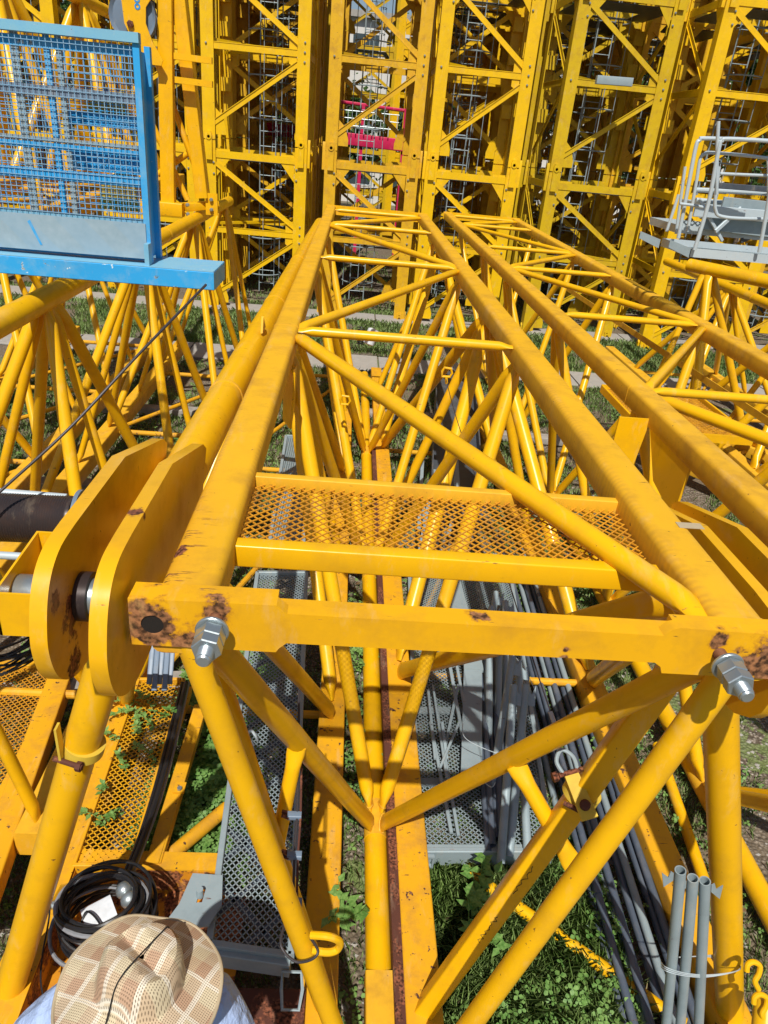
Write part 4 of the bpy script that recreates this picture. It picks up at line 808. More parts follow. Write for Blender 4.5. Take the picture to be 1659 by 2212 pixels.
for (u0, v0, u1, v1, z0, z1, r) in [(975, 1800, 930, 1560, .2, .25, .010), (990, 1805, 945, 1540, .2, .25, .009), (965, 1640, 955, 1560, .22, .3, .010), (960, 1620, 990, 1480, .22, .3, .010), (1010, 1650, 970, 1430, .25, .3, .011), (1025, 1640, 985, 1430, .25, .31, .010), (940, 1640, 925, 1490, .24, .28, .009), (950, 1660, 992, 1560, .26, .3, .008), (965, 1680, 935, 1480, .24, .28, .008)]:
    a, b = atz(u0, v0, z0), atz(u1, v1, z1); m = MB(); m.beam(a, b, r * 2, r * 1.6, r=.002, seg=1); one('thin_brace', m, 'galv', 'thin folded grey brace at the left of the mesh rack', 'brace', a, GT)
GW = 'loose wire ends on the rack'
for pts in ([(1108, 1395), (1150, 1400), (1190, 1440), (1215, 1490)], [(1110, 1395), (1150, 1412), (1180, 1450), (1205, 1500)], [(1000, 1560), (1002, 1590), (1030, 1610), (1080, 1630)], [(1000, 1690), (1030, 1680), (1060, 1700), (1070, 1690)]):
    pts = [(u - (60 if v < 1550 else 0), v) for u, v in pts]; m = MB(); m.path(catmull([atz(u, v, .5) for u, v in pts], 5), .0022, 5); one('loose_wire', m, 'galv_light', 'loose bent grey wire end above the mesh rack', 'wire', atz(*pts[0], .5), GW)
# long bundle of dark pipes at right
GL = 'long dark pipes lying in a bundle right of the rack'
for i in range(13):
    u0 = random.uniform(1400, 1480); k = i / 12
    a = V((1.42 + .42 * k + random.uniform(-.02, .02), random.uniform(1.25, 1.7), .04 + .045 * (i % 3))); b = V((1.62 + .42 * k, random.uniform(5.6, 6.4), .04 + .045 * (i % 3)))
    t = thing('scaffold_pipe', 'long blue grey pipe in the bundle lying right of the mesh rack', 'steel pipe', a, GL)
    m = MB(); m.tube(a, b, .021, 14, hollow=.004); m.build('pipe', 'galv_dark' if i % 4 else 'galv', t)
    m = MB(); q = a + (b - a) * random.uniform(.2, .8); m.tube(q, q + (b - a).normalized() * .05, .0245, 14); m.build('coupler', 'galv_dark', t)
# three pipes tied to the right leg
tp = ['leftmost of the three grey pipes wired to the right leg tube', 'middle pipe of the three wired to the right leg tube', 'rightmost grey pipe of the three wired beside the right leg tube']
for i, (u, v, ub) in enumerate(((1470, 1880, 1420), (1497, 1897, 1452), (1523, 1903, 1500))):
    a, b = aty(ub, 2420, 1.70), aty(u, v, 1.70); t = thing('steel_prop', tp[i], 'steel pipe', a)
    m = MB(); m.tube(a, b, .0205, 20, hollow=.004); m.build('pipe', 'galv', t); d = (b - a).normalized(); sgn = -1 if i < 2 else 1
    m = MB(); s = V((sgn, 0, 0)); m.prism([(0, 0), (.035, -.04), (.045, .04), (.02, .015), (.012, .05), (0, .04)], (b - d * .06 + s * .024, s, d, s.cross(d)), .004); m.build('flap', 'galv', t)
m = MB()
for k in range(3):
    m.path(catmull([aty(1428, 2078 + 5 * k, 1.72), aty(1440, 2090 + 4 * k, 1.67), aty(1480, 2102 + 3 * k, 1.675), aty(1530, 2106 + 2 * k, 1.69), aty(1590, 2098, 1.71), aty(1597, 2082 + 2 * k, 1.80), aty(1560, 2070 - 3 * k, 1.86), aty(1500, 2066, 1.80), aty(1440, 2070, 1.76)], 6), .0020, 5)
one('tie_wire', m, 'galv_light', 'thin steel wire loop tying the three grey pipes to the right leg tube', 'wire', aty(1500, 2100, 1.70))
# dark chute
ch = thing('sheet_chute', 'dark grey sheet steel chute lying between the jibs beyond the mesh step', 'chute', (1.4, 8.5, .1))
m = MB(); m.beam((1.25, 6.6, .2), (1.75, 11.2, .42), .55, .03, r=.005); m.build('bed', 'grey_sheet', ch)
for s in (-.28, .28): m = MB(); m.beam((1.25 + s, 6.6, .28), (1.75 + s, 11.2, .5), .015, .2); m.build('side', 'grey_sheet', ch)
m = MB(); m.beam((1.32, 7.1, .24), (1.55, 9.6, .345), .07, .02); m.build('stiffener', 'galv', ch)
for i in range(9):
    a = V((random.uniform(.75, 1.3), random.uniform(5.6, 6.2), random.uniform(.1, .4))); b = V((a.x + random.uniform(-.1, .45), a.y + random.uniform(1.0, 2.0), random.uniform(.1, .6)))
    m = MB(); m.beam(a, b, .035, .025, r=.002, seg=1); one('loose_bar', m, 'galv_dark' if i % 2 else 'galv', 'loose grey bar tangled in the pile before the dark chute', 'steel bar', a, 'loose grey bars before the dark chute')
# hooks hanging in the jib
for (u, v, d, lab) in ((965, 806, 6.0, 'orange lifting link hanging near the dark chute, thin wire below it'), (745, 866, 6.2, 'orange lifting link hanging at left of the centre chord')):
    c = atd(u, v, d); t = thing('lifting_link', lab, 'lifting link', c)
    m = MB(); m.path([c + V(p) for p in ((-.035, 0, -.03), (.03, 0, -.03), (.045, 0, 0), (.03, 0, .04), (-.025, 0, .045), (-.04, 0, .01))], .011, 8, closed=True); m.build('ring', 'yellow', t)
    m = MB(); m.tube(c + V((.0, 0, -.03)), c + V((.01, 0, -.09)), .012, 8); m.build('shank', 'yellow', t)
    if u > 900: m = MB(); m.path(catmull([c + V((0, 0, -.05)), atd(985, 900, 5.2), atd(1050, 1100, 4.0), atd(1150, 1420, 3.0), atd(1192, 1545, 2.75)], 8), .003, 6); m.build('wire', 'wire_rope', t); m = MB(); m.tube(atd(1189, 1538, 2.75), atd(1199, 1566, 2.72), .009, 10); m.build('ferrule', 'galv_light', t)
# shackle and flat link on the right leg
sh = thing('shackle_link', 'pale yellow flat link with rusty shackle hanging on the right inner leg tube', 'shackle', atd(1240, 1700, 2.6))
a, b = atd(1233, 1668, 2.62), atd(1275, 1768, 2.52); d = (b - a).normalized(); s = right * .9 + down * -.1
s = (s - d * s.dot(d)).normalized(); nn = s.cross(d)
m = MB(); Ln = (b - a).length; m.prism([(-.026, 0), (.026, 0), (.03, Ln), (-.03, Ln)], (a, s, d, nn), .014); m.build('flat_link', 'yellow_old', sh)
m = MB(); m.lathe([(.019, 0), (.019, .012), (.012, .018)], b - d * .045 - nn * .0, -nn if nn.dot(fwd) > 0 else nn, 14); m.build('link_bolt', 'rust_brown', sh)
m = MB(); m.path(catmull([a + s * -.028, a + s * -.034 - d * .05, a - d * .085, a + s * .03 - d * .05, a + s * .026], 5), .008, 8); m.build('shackle_bow', 'galv', sh)
m = MB(); m.tube(a + s * -.045, a + s * .045, .009, 10); m.lathe([(.018, 0), (.018, .02)], a + s * -.05, -s, 12); m.build('shackle_pin', 'rusty_thread', sh)
# clamp collars on the legs
def collar(parent, c, d, r, w_=.04):
    d = V(d).normalized(); m = MB(); m.lathe([(r, 0), (r + .006, 0), (r + .006, w_), (r, w_)], V(c) - d * w_ / 2, d, 28); return m
lg = (V((-1.18, 1.78, .6)) - V((-.80, 1.78, 1.92))).normalized(); cc = V((-.565, 1.84, 2.55)); ccp = cc + lg * ((cc.z - 1.72) / -lg.z)
cl = thing('pipe_clamp', 'faded yellow clamp with a dark bolt round the big left leg tube', 'clamp', ccp)
collar(cl, ccp, lg, .062).build('band', 'yellow_old', cl)
sd = V((-.55, -.55, 0)); m = MB(); m.beam(ccp + sd * .10, ccp + sd * .10 + V((-.0, 0, .14)), .035, .008, up=(1, 0, 0)); m.build('tail', 'yellow_old', cl)
m = MB(); m.tube(ccp + V((-.08, -.06, 0)), ccp + V((.02, -.085, -.01)), .009, 10); m.lathe([(.017, 0), (.017, .018)], ccp + V((.0, -.08, -.01)), (1, -.2, 0), 6); m.build('clamp_bolt', 'rust_brown', cl)
q0, q1 = V((1.20, 1.85, 2.35)), V((.53, 1.82, .19)); dd = (q1 - q0).normalized(); c2 = atd(1300, 1752, 2.6); tt = (c2 - q0).dot(dd); c2 = q0 + dd * tt
cl2 = thing('pipe_clamp', 'faded yellow clamp round the right inner leg beside the shackle link', 'clamp', c2); collar(cl2, c2, dd, .062).build('band', 'yellow_old', cl2)
m = MB(); m.tube(c2 + V((-.08, -.05, 0)), c2 + V((-.02, -.09, 0)), .009, 8); m.build('clamp_bolt', 'rust_brown', cl2)
# ring lug and rope with cable clamps on the left frame tube
f0, f1 = V((-.33, 1.40, 2.55)), V((.305, 1.40, .12))
def onf(v):
    lo, hi = 0.0, 1.0
    def pv(p): r_ = p - EYE; return CY + FP * r_.dot(down) / r_.dot(fwd)
    for _ in range(30):
        mid = (lo + hi) / 2
        if pv(f0.lerp(f1, mid)) < v: lo = mid
        else: hi = mid
    return f0.lerp(f1, lo)
c = onf(2020); m = MB(); m.path(catmull([c + V((.035, -.03, .05)), c + V((.09, -.04, .06)), c + V((.125, -.03, .02)), c + V((.12, -.03, -.02)), c + V((.09, -.04, -.02)), c + V((.04, -.04, -.01))], 6), .012, 10); m.build('ring_lug', 'yellow', A1)
cr = thing('sling_rope', 'thin double wire sling with three dark cable clamps looped round the front tube', 'wire sling', atd(640, 1800, 2.5))
pth = [atd(646, 1490, 2.9), atd(645, 1620, 2.75), atd(642, 1760, 2.6), atd(636, 1850, 2.5), atd(634, 1950, 2.4), atd(640, 1985, 2.33), c + V((.06, -.05, 0)), c + V((0, -.06, -.04)), c + V((-.055, -.03, -.01)), c + V((-.05, .04, 0))]
m = MB(); m.path(catmull(pth, 8), .0045, 8); m.build('rope', 'wire_rope', cr)
m = MB(); m.path(catmull([p + V((.012, 0, .0)) for p in pth[1:6]], 8), .004, 8); m.build('rope', 'rust_brown', cr)
for v_, d_ in ((1762, 2.6), (1848, 2.5), (1950, 2.4)):
    o = atd(636, v_, d_); m = MB(); m.beam(o + V((-.025, 0, 0)), o + V((.025, 0, 0)), .028, .022, r=.005); cp = m.build('cable_clamp', 'sheave', cr)
    for s in (-1, 1): m = MB(); m.tube(o + V((-.02, s * .009, .0)), o + V((-.045, s * .009, .01)), .007, 8); m.build('clamp_nut', 'rust_brown', cp)
# wire rope crossing at far left
m = MB(); m.path(catmull([aty(-60, 1120, 3.0), aty(0, 1062, 3.1), aty(150, 925, 3.3), aty(300, 765, 3.6), aty(445, 615, 4.1)], 8), .007, 8); one('wire_rope', m, 'wire_rope', 'black wire rope slanting up from the left edge to the cage beam', 'wire rope', aty(150, 925, 3.3))
# drum, tubes and pin end at left edge
dr = thing('winch_drum', 'dark oily grooved winch drum at the left edge behind the fork plates', 'winch drum', (-1.7, 3.3, 1.85))
pr = [(.10, 0), (.155, 0), (.155, .012)] + [(.12 + .003 * (k % 2), .02 + k * .006) for k in range(120)] + [(.155, .75), (.155, .77)]
m = MB(); m.lathe([(.02, 0), (.105, 0), (.12, .004)] + pr[3:-2], (-1.30, 3.25, 1.80), (-1, -.04, 0), 40); m.build('grooved_barrel', 'dark_drum', dr)
m = MB(); m.lathe([(.155, 0), (.155, .02), (.1, .02), (.1, 0)], (-1.265, 3.25, 1.80), (-1, -.04, 0), 40); m.build('flange', 'sheave', dr)
for (u0, v0, u1, v1, y, r, lab) in ((-60, 1058, 145, 1075, 3.3, .020, 'upper pale grey tube above the winch drum'), (-60, 1196, 62, 1203, 2.2, .014, 'thin pale grey tube between the drum and the shiny pin')):
    m = MB(); m.tube(aty(u0, v0, y), aty(u1, v1, y), r, 14); one('grey_tube', m, 'galv_light', lab, 'tube', aty(u0, v0, y))
m = MB(); m.lathe([(.04, 0), (.062, .002), (.066, .01), (.066, .5), (.02, .5)], (-.84, 1.53, 2.55), (-1, .05, -.02), 32); one('axle_pin', m, 'zinc', 'thick shiny steel axle pin at the left edge beside the fork bracket', 'axle', (-.84, 1.53, 2.55))
def coil(name, label, c, r, nl, rr, mat, mat2=None, flat=.5, sz=.06):
    t = thing(name, label, 'cable coil', c)
    for k in range(nl):
        a0 = random.uniform(0, 6.28); R_ = r * random.uniform(.72, 1.06); e = random.uniform(.8, 1.0); ox, oy, tz = random.uniform(-.02, .02), random.uniform(-.02, .02), random.uniform(-.05, .05)
        pts = [V((c[0] + ox + R_ * math.cos(t_ + a0), c[1] + oy + R_ * e * math.sin(t_ + a0), c[2] + sz * k / nl * 2 + tz * math.sin(t_ * 1 + k) + .006 * math.sin(3 * t_ + k))) for t_ in [2 * math.pi * i / 36 for i in range(36)]]
        m = MB(); m.path(pts, rr * random.choice((.7, 1, 1.2)), 7, closed=True); m.build('cable_loop', mat2 if (mat2 and k % 5 == 2) else mat, t)
    return t
ck_ = coil('cable_coil', 'black and grey electric cable coiled on the chequer tray beside the straw hat', tuple(atz(228, 2000, .36)), .205, 22, .0085, 'rubber', 'cable_grey', sz=.10)
coil('cable_coil', 'coil of thin black wire at the left edge below the fork bracket', tuple(atd(-8, 1395, 2.4)), .16, 16, .004, 'rubber', sz=.03)
jb = thing('junction_box', 'pale junction box with two shiny bulbs inside the cable coil', 'junction box', atz(215, 1985, .48))
c = atz(215, 1985, .48); m = MB(); m.beam(c + V((-.06, -.02, 0)), c + V((.05, .05, .01)), .11, .05, r=.008); m.build('housing', 'white_box', jb)
for dx_, dy_ in ((.10, .07), (.065, .115)): m = MB(); m.lathe([(.002, 0), (.02, .005), (.033, .02), (.038, .04), (.033, .06), (.02, .075), (.002, .08)], c + V((dx_, dy_, -.02)), (.2, .3, 1), 20); m.build('bulb', 'zinc', jb)
m = MB(); m.path(catmull([c + V((-.07, -.05, .0)), c + V((-.05, -.0, .05)), c + V((.02, -.05, .05)), c + V((.05, -.12, .03))], 6), .005, 6); m.build('lead', 'rubber', jb)
for i, (pp, rr, mt) in enumerate((([(402, 1475), (372, 1600), (340, 1720), (300, 1835), (262, 1925)], .016, 'rubber'), ([(394, 1475), (362, 1600), (330, 1720), (292, 1835), (250, 1925)], .012, 'rubber'), ([(407, 1475), (380, 1600), (345, 1730), (305, 1840), (272, 1920)], .010, 'cable_grey'))):
    m = MB(); m.path(catmull([atz(u, v, .40 - .02 * i) for u, v in pp], 6), rr, 8); one('power_cable', m, mt, ('thick black cable along the right edge of the weedy mesh walkway', 'thinner black cable strapped left of the thick one on the weedy walkway', 'pale grey cable strapped beside the black ones on the weedy walkway')[i], 'cable', atz(*pp[0], .4))
m = MB(); m.path(catmull([atz(108, 1952, .42), atz(105, 1990, .40), atz(92, 2060, .36), atz(88, 2120, .33), atz(98, 2165, .3), atz(110, 2180, .3)], 6), .004, 6); one('thin_lead', m, 'rubber', 'single thin black lead hanging down from the bolt on the yellow lug plate', 'cable', atz(105, 1990, .4))
GF = 'folded grey strap handles'
for i in range(5):
    a, b = atz(330 + i * 11, 1390, .9), atz(322 + i * 11, 1478 + (i % 2) * 14, .75); m = MB(); m.beam(a, b, .03, .012, r=.005); one('strap_end', m, 'sheave', 'folded grey strap end hanging below the rusty plate corner', 'strap', a, GF)
# small hooks bottom right
hk = thing('hook_lug', 'yellow pair of curled hook lugs at the bottom right corner', 'hook', atd(1640, 2140, 2.9))
for (u, v) in ((1635, 2090), (1650, 2160)):
    m = MB(); m.path(catmull([atd(u - 22, v + 8, 2.9), atd(u - 20, v - 6, 2.9), atd(u - 8, v - 12, 2.9), atd(u + 6, v - 4, 2.9), atd(u + 4, v + 14, 2.9), atd(u - 4, v + 30, 2.9), atd(u + 4, v + 48, 2.9)], 6), .011, 10); m.build('hook', 'yellow', hk)
m = MB(); m.tube(atd(1655, 2160, 2.95), atd(1640, 2330, 2.85), .045, 18); m.build('socket', 'yellow', hk)
# tubes on the ground crossing under the right leg
for (u0, v0, u1, v1, r, lab) in ((1005, 1880, 1480, 2215, .034, 'yellow tube slanting across the grass between the inner leg and the dark pipes'), (1420, 1610, 1520, 1900, .034, 'yellow tube slanting down behind the right pipes near the big leg')):
    m = MB(); m.tube(atz(u0, v0, .08), atz(u1, v1, .08), r, 18); one('lacing_bar', m, 'yellow', lab, 'tube', atz(u0, v0, .08))
# timber sleepers
for (a, b, lab) in (((-1.75, 3.95, .06), (-.9, 4.05, .06), 'weathered grey timber sleeper under the left walkway end'), ((-3.4, 7.0, .07), (-1.4, 7.1, .07), 'weathered timber sleeper under the jib below the blue cage'), ((2.0, 9.4, .07), (4.2, 9.3, .07), 'weathered timber sleeper in the grass under the dusty second jib'), ((-3.2, 9.4, .07), (-1.1, 9.5, .07), 'second timber sleeper further back below the blue cage'), ((.2, 9.9, .07), (2.0, 9.9, .07), 'timber sleeper near the dark chute')):
    m = MB(); m.beam(a, b, .18, .10, r=.01); one('timber_sleeper', m, 'wood', lab, 'sleeper', a)
dm = thing('spring_damper', 'white cylinder with black coiled spring lying by the far concrete path', 'damper', aty(795, 745, 11.5))
c = aty(795, 745, 11.5); m = MB(); m.lathe([(.05, 0), (.09, .02), (.09, .25), (.05, .27)], c, (.3, .2, 1), 20); m.build('cylinder', 'white_box', dm)
m = MB(); m.path([c + V((-.13 + .05 * math.cos(k * .6), .05 * math.sin(k * .6), .003 * k)) for k in range(90)], .01, 6); m.build('spring', 'rubber', dm)

# ------------------------------------------------------------------ red machine, trees and building behind the towers
rm = thing('red_machine', 'crimson lattice machine on the grass seen through the gap between mast towers', 'machine', (-.6, 25, 0))
m = MB(); m.beam((-2.9, 25.2, 3.50), (1.9, 25.2, 3.38), .25, .34, r=.02); m.build('beam', 'red', rm)
m = MB(); m.beam((-.6, 25.6, 4.42), (1.4, 25.6, 4.35), .8, .08, r=.02); m.build('roof', 'red', rm)
for x in (-2.6, -1.8, .1, 1.4): m = MB(); m.beam((x, 25.2, 0), (x, 25.2, 4.4 if x > -1 else 3.4), .1, .1, up=(0, 1, 0)); m.build('post', 'red', rm)
m = MB()
for k in range(12): m.tube((-1.6 + k * .25, 25.0, 3.6), (-1.6 + k * .25, 25.0, 4.2), .015, 6)
for z in (3.8, 4.0, 4.2): m.tube((-1.6, 25.0, z), (1.2, 25.0, z), .015, 6)
m.build('railing', 'galv_light', rm)
for (x0, y0, w_, d_, h_, lab) in ((-9, 46, 14, 8, 9, 'pale rendered building with dark windows far behind the left mast towers'), (8, 50, 16, 8, 12, 'tall pale building far behind the right mast towers')):
    t = thing('building', lab, 'building', (x0 + w_ / 2, y0, 0))
    m = MB(); m.box((x0, y0, 0), (x0 + w_, y0 + d_, h_)); m.build('wall', 'wall', t)
    for k in range(int(h_ // 3)):
        for q in range(5): m = MB(); x = x0 + 1.2 + q * (w_ - 2) / 5; m.box((x, y0 - .03, k * 3 + 1.0), (x + 1.4, y0 + .05, k * 3 + 2.3)); m.build('window', 'window', t)
    m = MB(); m.box((x0 - .3, y0 - .3, h_ + .003), (x0 + w_ + .3, y0 + d_ + .3, h_ + .3)); m.build('roof', 'concrete', t)
def leaves(centres, n, size, name, mat, spread=(.5, .5, .4)):
    c = np.array(centres)[rng.integers(0, len(centres), n)]
    p = c + rng.normal(0, 1, (n, 3)) * np.array(spread); a = rng.normal(0, 1, (n, 3)); a /= np.linalg.norm(a, axis=1)[:, None]; b = np.cross(a, rng.normal(0, 1, (n, 3))); b /= np.linalg.norm(b, axis=1)[:, None]
    s = (size * rng.uniform(.6, 1.3, n))[:, None]
    v = np.stack([p - a * s, p - b * s * .5, p + a * s, p + b * s * .5], 1).reshape(-1, 3)
    return v
def rawmesh(name, v, k, mat):
    me = bpy.data.meshes.new(name); n = len(v); f = n // k
    me.vertices.add(n); me.vertices.foreach_set('co', v.astype(np.float32).ravel()); me.loops.add(n); me.loops.foreach_set('vertex_index', np.arange(n, dtype=np.int32))
    me.polygons.add(f); me.polygons.foreach_set('loop_start', np.arange(0, n, k, dtype=np.int32)); me.update(calc_edges=True); me.materials.append(M[mat])
    o = bpy.data.objects.new(name, me); col.objects.link(o); return o
for i, (x, y, h_, lab) in enumerate([(-14, 36, 9, 'leftmost dark tree behind the mast rows'), (-6.5, 34, 8, 'bushy tree behind the left mast towers'), (-1.5, 38, 5.5, 'low bushy tree behind the pink machine'), (4.5, 35, 10, 'tall tree behind the third mast tower'), (11, 34, 10, 'tree behind the right mast towers'), (18, 36, 9, 'rightmost tree behind the mast rows')]):
    t = thing('tree', lab, 'tree', (x, y, 0)); m = MB(); m.loft([[V((math.cos(a) * r_, math.sin(a) * r_, z)) for a in [k * math.pi / 4 for k in range(8)]] for r_, z in ((.35, 0), (.25, h_ * .3), (.12, h_ * .8))])
    for k in range(6): a = k * 1.05; m.tube((0, 0, h_ * (.3 + .05 * k)), (math.cos(a) * 2, math.sin(a) * 2, h_ * (.55 + .06 * k)), .07, 6)
    tr = m.build('trunk', 'bark', None, off=(0, 0, 0)); tr.parent = t
    cs = [(random.gauss(0, 1.5), random.gauss(0, 1.3), h_ * random.uniform(.3, 1)) for _ in range(34)]
    o = rawmesh('crown', leaves(cs, 9000, .16, 'crown', 'tree_leaf', (.55, .55, .45)), 4, 'tree_leaf'); o.parent = t

# ------------------------------------------------------------------ grass and weeds
def fnoise(x, y, s, seed):
    r_ = np.random.default_rng(seed); out = np.zeros_like(x)
    for k in range(7): a, b, ph = r_.normal(0, 1, 3); out += np.sin(x * s * a * 1.7 + y * s * b * 1.7 + ph * 6)
    return out / 7 ** .5
def scatter(n, x0, x1, y0, y1, thr, seed, avoid=()):
    x = rng.uniform(x0, x1, n); y = rng.uniform(y0, y1, n); k = (fnoise(x, y, 1.2, seed) + .6 * fnoise(x, y, 4, seed + 1) + rng.normal(0, .35, n)) > thr
    for (a, b, c, d) in avoid: k &= ~((x > a) & (x < b) & (y > c) & (y < d))
    return x[k], y[k]
def blades(x, y, h, w_, z=0.0):
    n = len(x); th = rng.uniform(0, 6.283, n); hh = h * rng.uniform(.4, 1.4, n); ln = rng.uniform(.2, .9, n) * hh; d = np.stack([np.cos(th), np.sin(th), np.zeros(n)], 1); s = np.stack([-np.sin(th), np.cos(th), np.zeros(n)], 1) * (w_ * rng.uniform(.6, 1.3, n))[:, None]
    p = np.stack([x, y, np.full(n, z)], 1); up = np.array([0, 0, 1.0])
    m_ = p + d * (ln * .35)[:, None] + up * (hh * .65)[:, None]; t_ = p + d * ln[:, None] + up * hh[:, None]
    return np.stack([p - s, p + s, m_ + s * .7, t_, m_ - s * .7], 1).reshape(-1, 3)
AV = [(-9, 10, 12.15, 13.15), (-9, 10, 15.9, 16.6), (-1.17, -.33, .9, 2.4)]
parts_ = []
for (n, x0, x1, y0, y1, thr, h_, w_) in ((75000, -2.2, 3.2, 1.2, 5.5, -.35, .05, .0024), (80000, -5, 5.5, 5.5, 12.3, -.5, .07, .0045), (70000, -8, 9, 13, 17, -.6, .08, .007), (25000, -9, 9, 17, 26, 0, .09, .008), (14000, .5, 1.6, 1.3, 2.7, -.9, .11, .0035)):
    x, y = scatter(n, x0, x1, y0, y1, thr, 3, AV); parts_.append(blades(x, y, h_, w_))
g_ = rawmesh('grass', np.concatenate(parts_), 5, 'grass'); tag(g_, 'short green grass and weeds between the stored steelwork', 'grass', kind='stuff')
x, y = scatter(5000, -2.2, 3.2, 1.2, 9, .1, 17, AV); tag(rawmesh('dry_grass', blades(x, y, .09, .0022), 5, 'straw'), 'dry straw coloured grass stems among the green', 'dry grass', kind='stuff')
n_ = 1400; x, y = scatter(n_, -2.2, 3.4, 1.2, 9, -.4, 23, AV); th = rng.uniform(0, 6.28, len(x)); sz_ = rng.uniform(.012, .03, len(x)); c_ = np.stack([x, y, rng.uniform(.01, .05, len(x))], 1)
d_ = np.stack([np.cos(th), np.sin(th), rng.normal(0, .3, len(x))], 1) * sz_[:, None]; e_ = np.stack([-np.sin(th), np.cos(th), rng.normal(0, .3, len(x))], 1) * sz_[:, None] * .45
tag(rawmesh('leaf_litter', np.stack([c_ - d_, c_ - e_, c_ + d_, c_ + e_], 1).reshape(-1, 3), 4, 'litter'), 'dead brown leaves scattered on the soil', 'leaf litter', kind='stuff')
def clover(x, y, h, s_):
    n = len(x); out = []
    hz = h * rng.uniform(.3, 1.3, n); c = np.stack([x, y, hz], 1); tilt = rng.normal(0, .35, (n, 2))
    nrm = np.stack([tilt[:, 0], tilt[:, 1], np.ones(n)], 1); nrm /= np.linalg.norm(nrm, axis=1)[:, None]
    a = np.cross(nrm, np.array([1., 0, 0])); a /= np.linalg.norm(a, axis=1)[:, None]; b = np.cross(nrm, a); th0 = rng.uniform(0, 6.28, n); sz = s_ * rng.uniform(.6, 1.4, n)
    for k in range(3):
        th = th0 + k * 2.09; d = a * np.cos(th)[:, None] + b * np.sin(th)[:, None]; e = a * -np.sin(th)[:, None] + b * np.cos(th)[:, None]; s = sz[:, None]
        out.append(np.stack([c, c + d * s * .6 + e * s * .5, c + d * s * 1.15 + e * s * .22 - nrm * s * .15, c + d * s * 1.15 - e * s * .22 - nrm * s * .15, c + d * s * .6 - e * s * .5], 1).reshape(-1, 3))
    return np.concatenate(out)
parts_ = []
for (n, x0, x1, y0, y1, thr, h_, s_) in ((5200, -1.0, -.35, 2.45, 4.3, -.9, .15, .022), (6000, -2.3, 3.2, 2.2, 6, .25, .08, .016), (6000, -5, 5, 6, 12, .2, .10, .02), (1500, .12, .4, 1.3, 6, -.6, .12, .018), (1600, .5, 1.6, 1.3, 2.7, -.3, .12, .02)):
    x, y = scatter(n, x0, x1, y0, y1, thr, 9, AV); parts_.append(clover(x, y, h_, s_))
w_ = rawmesh('clover', np.concatenate(parts_), 5, 'weed'); tag(w_, 'leafy clover and weeds spreading over the ground between jibs', 'weeds', kind='stuff')
# vines through the walkway
vn = thing('creeping_weed', 'leafy weed growing up through the worn yellow mesh walkway', 'weed', atz(270, 1650, .32))
for i in range(16):
    u, v = random.uniform(210, 350), random.uniform(1500, 1800); a = atz(u, v, .30); b = a + V((random.uniform(-.22, .12), random.uniform(-.15, .2), random.uniform(.04, .14)))
    m = MB(); mid = (a + b) / 2 + V((0, 0, .05)); cv = catmull([a, mid, b], 5); m.path(cv, .0022, 5); st = m.build('stem', 'weed', vn)
    lv = MB()
    for k, p in enumerate(cv[2:]):
        for s in (-1, 1):
            d = V((random.uniform(-1, 1), random.uniform(-1, 1), random.uniform(-.1, .4))).normalized(); e = d.cross(V((0, 0, 1))).normalized(); L_ = random.uniform(.025, .05)
            lv.add([p, p + d * L_ * .4 + e * L_ * .28, p + d * L_, p + d * L_ * .4 - e * L_ * .28], [(0, 1, 2, 3)])
    tag(lv.build('foliage', 'weed', st), kind='stuff')
# taller weeds beside the centre chord
for i, (u, v, lab) in enumerate(((800, 870, 'small leafy weed rising beside the centre chord far inside the jib'), (1030, 1960, 'large leafed weed in front of the loaded rack'), (735, 2000, 'grassy weed drooping between the chords at bottom centre'), (1010, 2030, 'broad leaf weed in the shade below the loaded rack'))):
    a = atz(u, v, .1); t = thing('weed_plant', lab, 'weed', a)
    for q in range(7):
        b = a + V((random.uniform(-.13, .13), random.uniform(-.13, .13), random.uniform(.06, .26))); cv = catmull([a, (a + b) / 2 + V((0, 0, .04)), b], 4); m = MB(); m.path(cv, .002, 5); st = m.build('stem', 'weed', t)
        lv = MB()
        for p in cv[1:]:
            d = V((random.uniform(-1, 1), random.uniform(-1, 1), random.uniform(-.2, .3))).normalized(); e = d.cross(V((0, 0, 1))).normalized(); L_ = random.uniform(.04, .085)
            lv.add([p, p + d * L_ * .35 + e * L_ * .3, p + d * L_, p + d * L_ * .35 - e * L_ * .3], [(0, 1, 2, 3)])
        tag(lv.build('foliage', 'weed', st), kind='stuff')
# pebbles
N_ = 5000; x = rng.uniform(-2.5, 3.4, N_); y = 1.2 + rng.power(1.0, N_) * 7; k = fnoise(x, y, 1.2, 3) < .4; x, y = x[k], y[k]
oc = np.array([[1, 0, 0], [0, 1, 0], [-1, 0, 0], [0, -1, 0], [0, 0, 1], [0, 0, -1]], float); tri = [(0, 1, 4), (1, 2, 4), (2, 3, 4), (3, 0, 4)]
vs = []
for t3 in tri:
    s = rng.uniform(.006, .02, (len(x), 1)); 
sz = rng.uniform(.006, .022, (len(x), 1)); jt = rng.uniform(.6, 1.3, (len(x), 6, 1))
P3 = np.stack([x, y, np.zeros(len(x))], 1)[:, None, :] + oc[None] * sz[:, None, :] * jt * np.array([1, 1, .6])
for t3 in tri: vs.append(P3[:, list(t3), :].reshape(-1, 3))
o = rawmesh('gravel', np.concatenate(vs), 3, 'concrete'); tag(o, 'loose pale gravel stones scattered over the soil', 'gravel', kind='stuff')

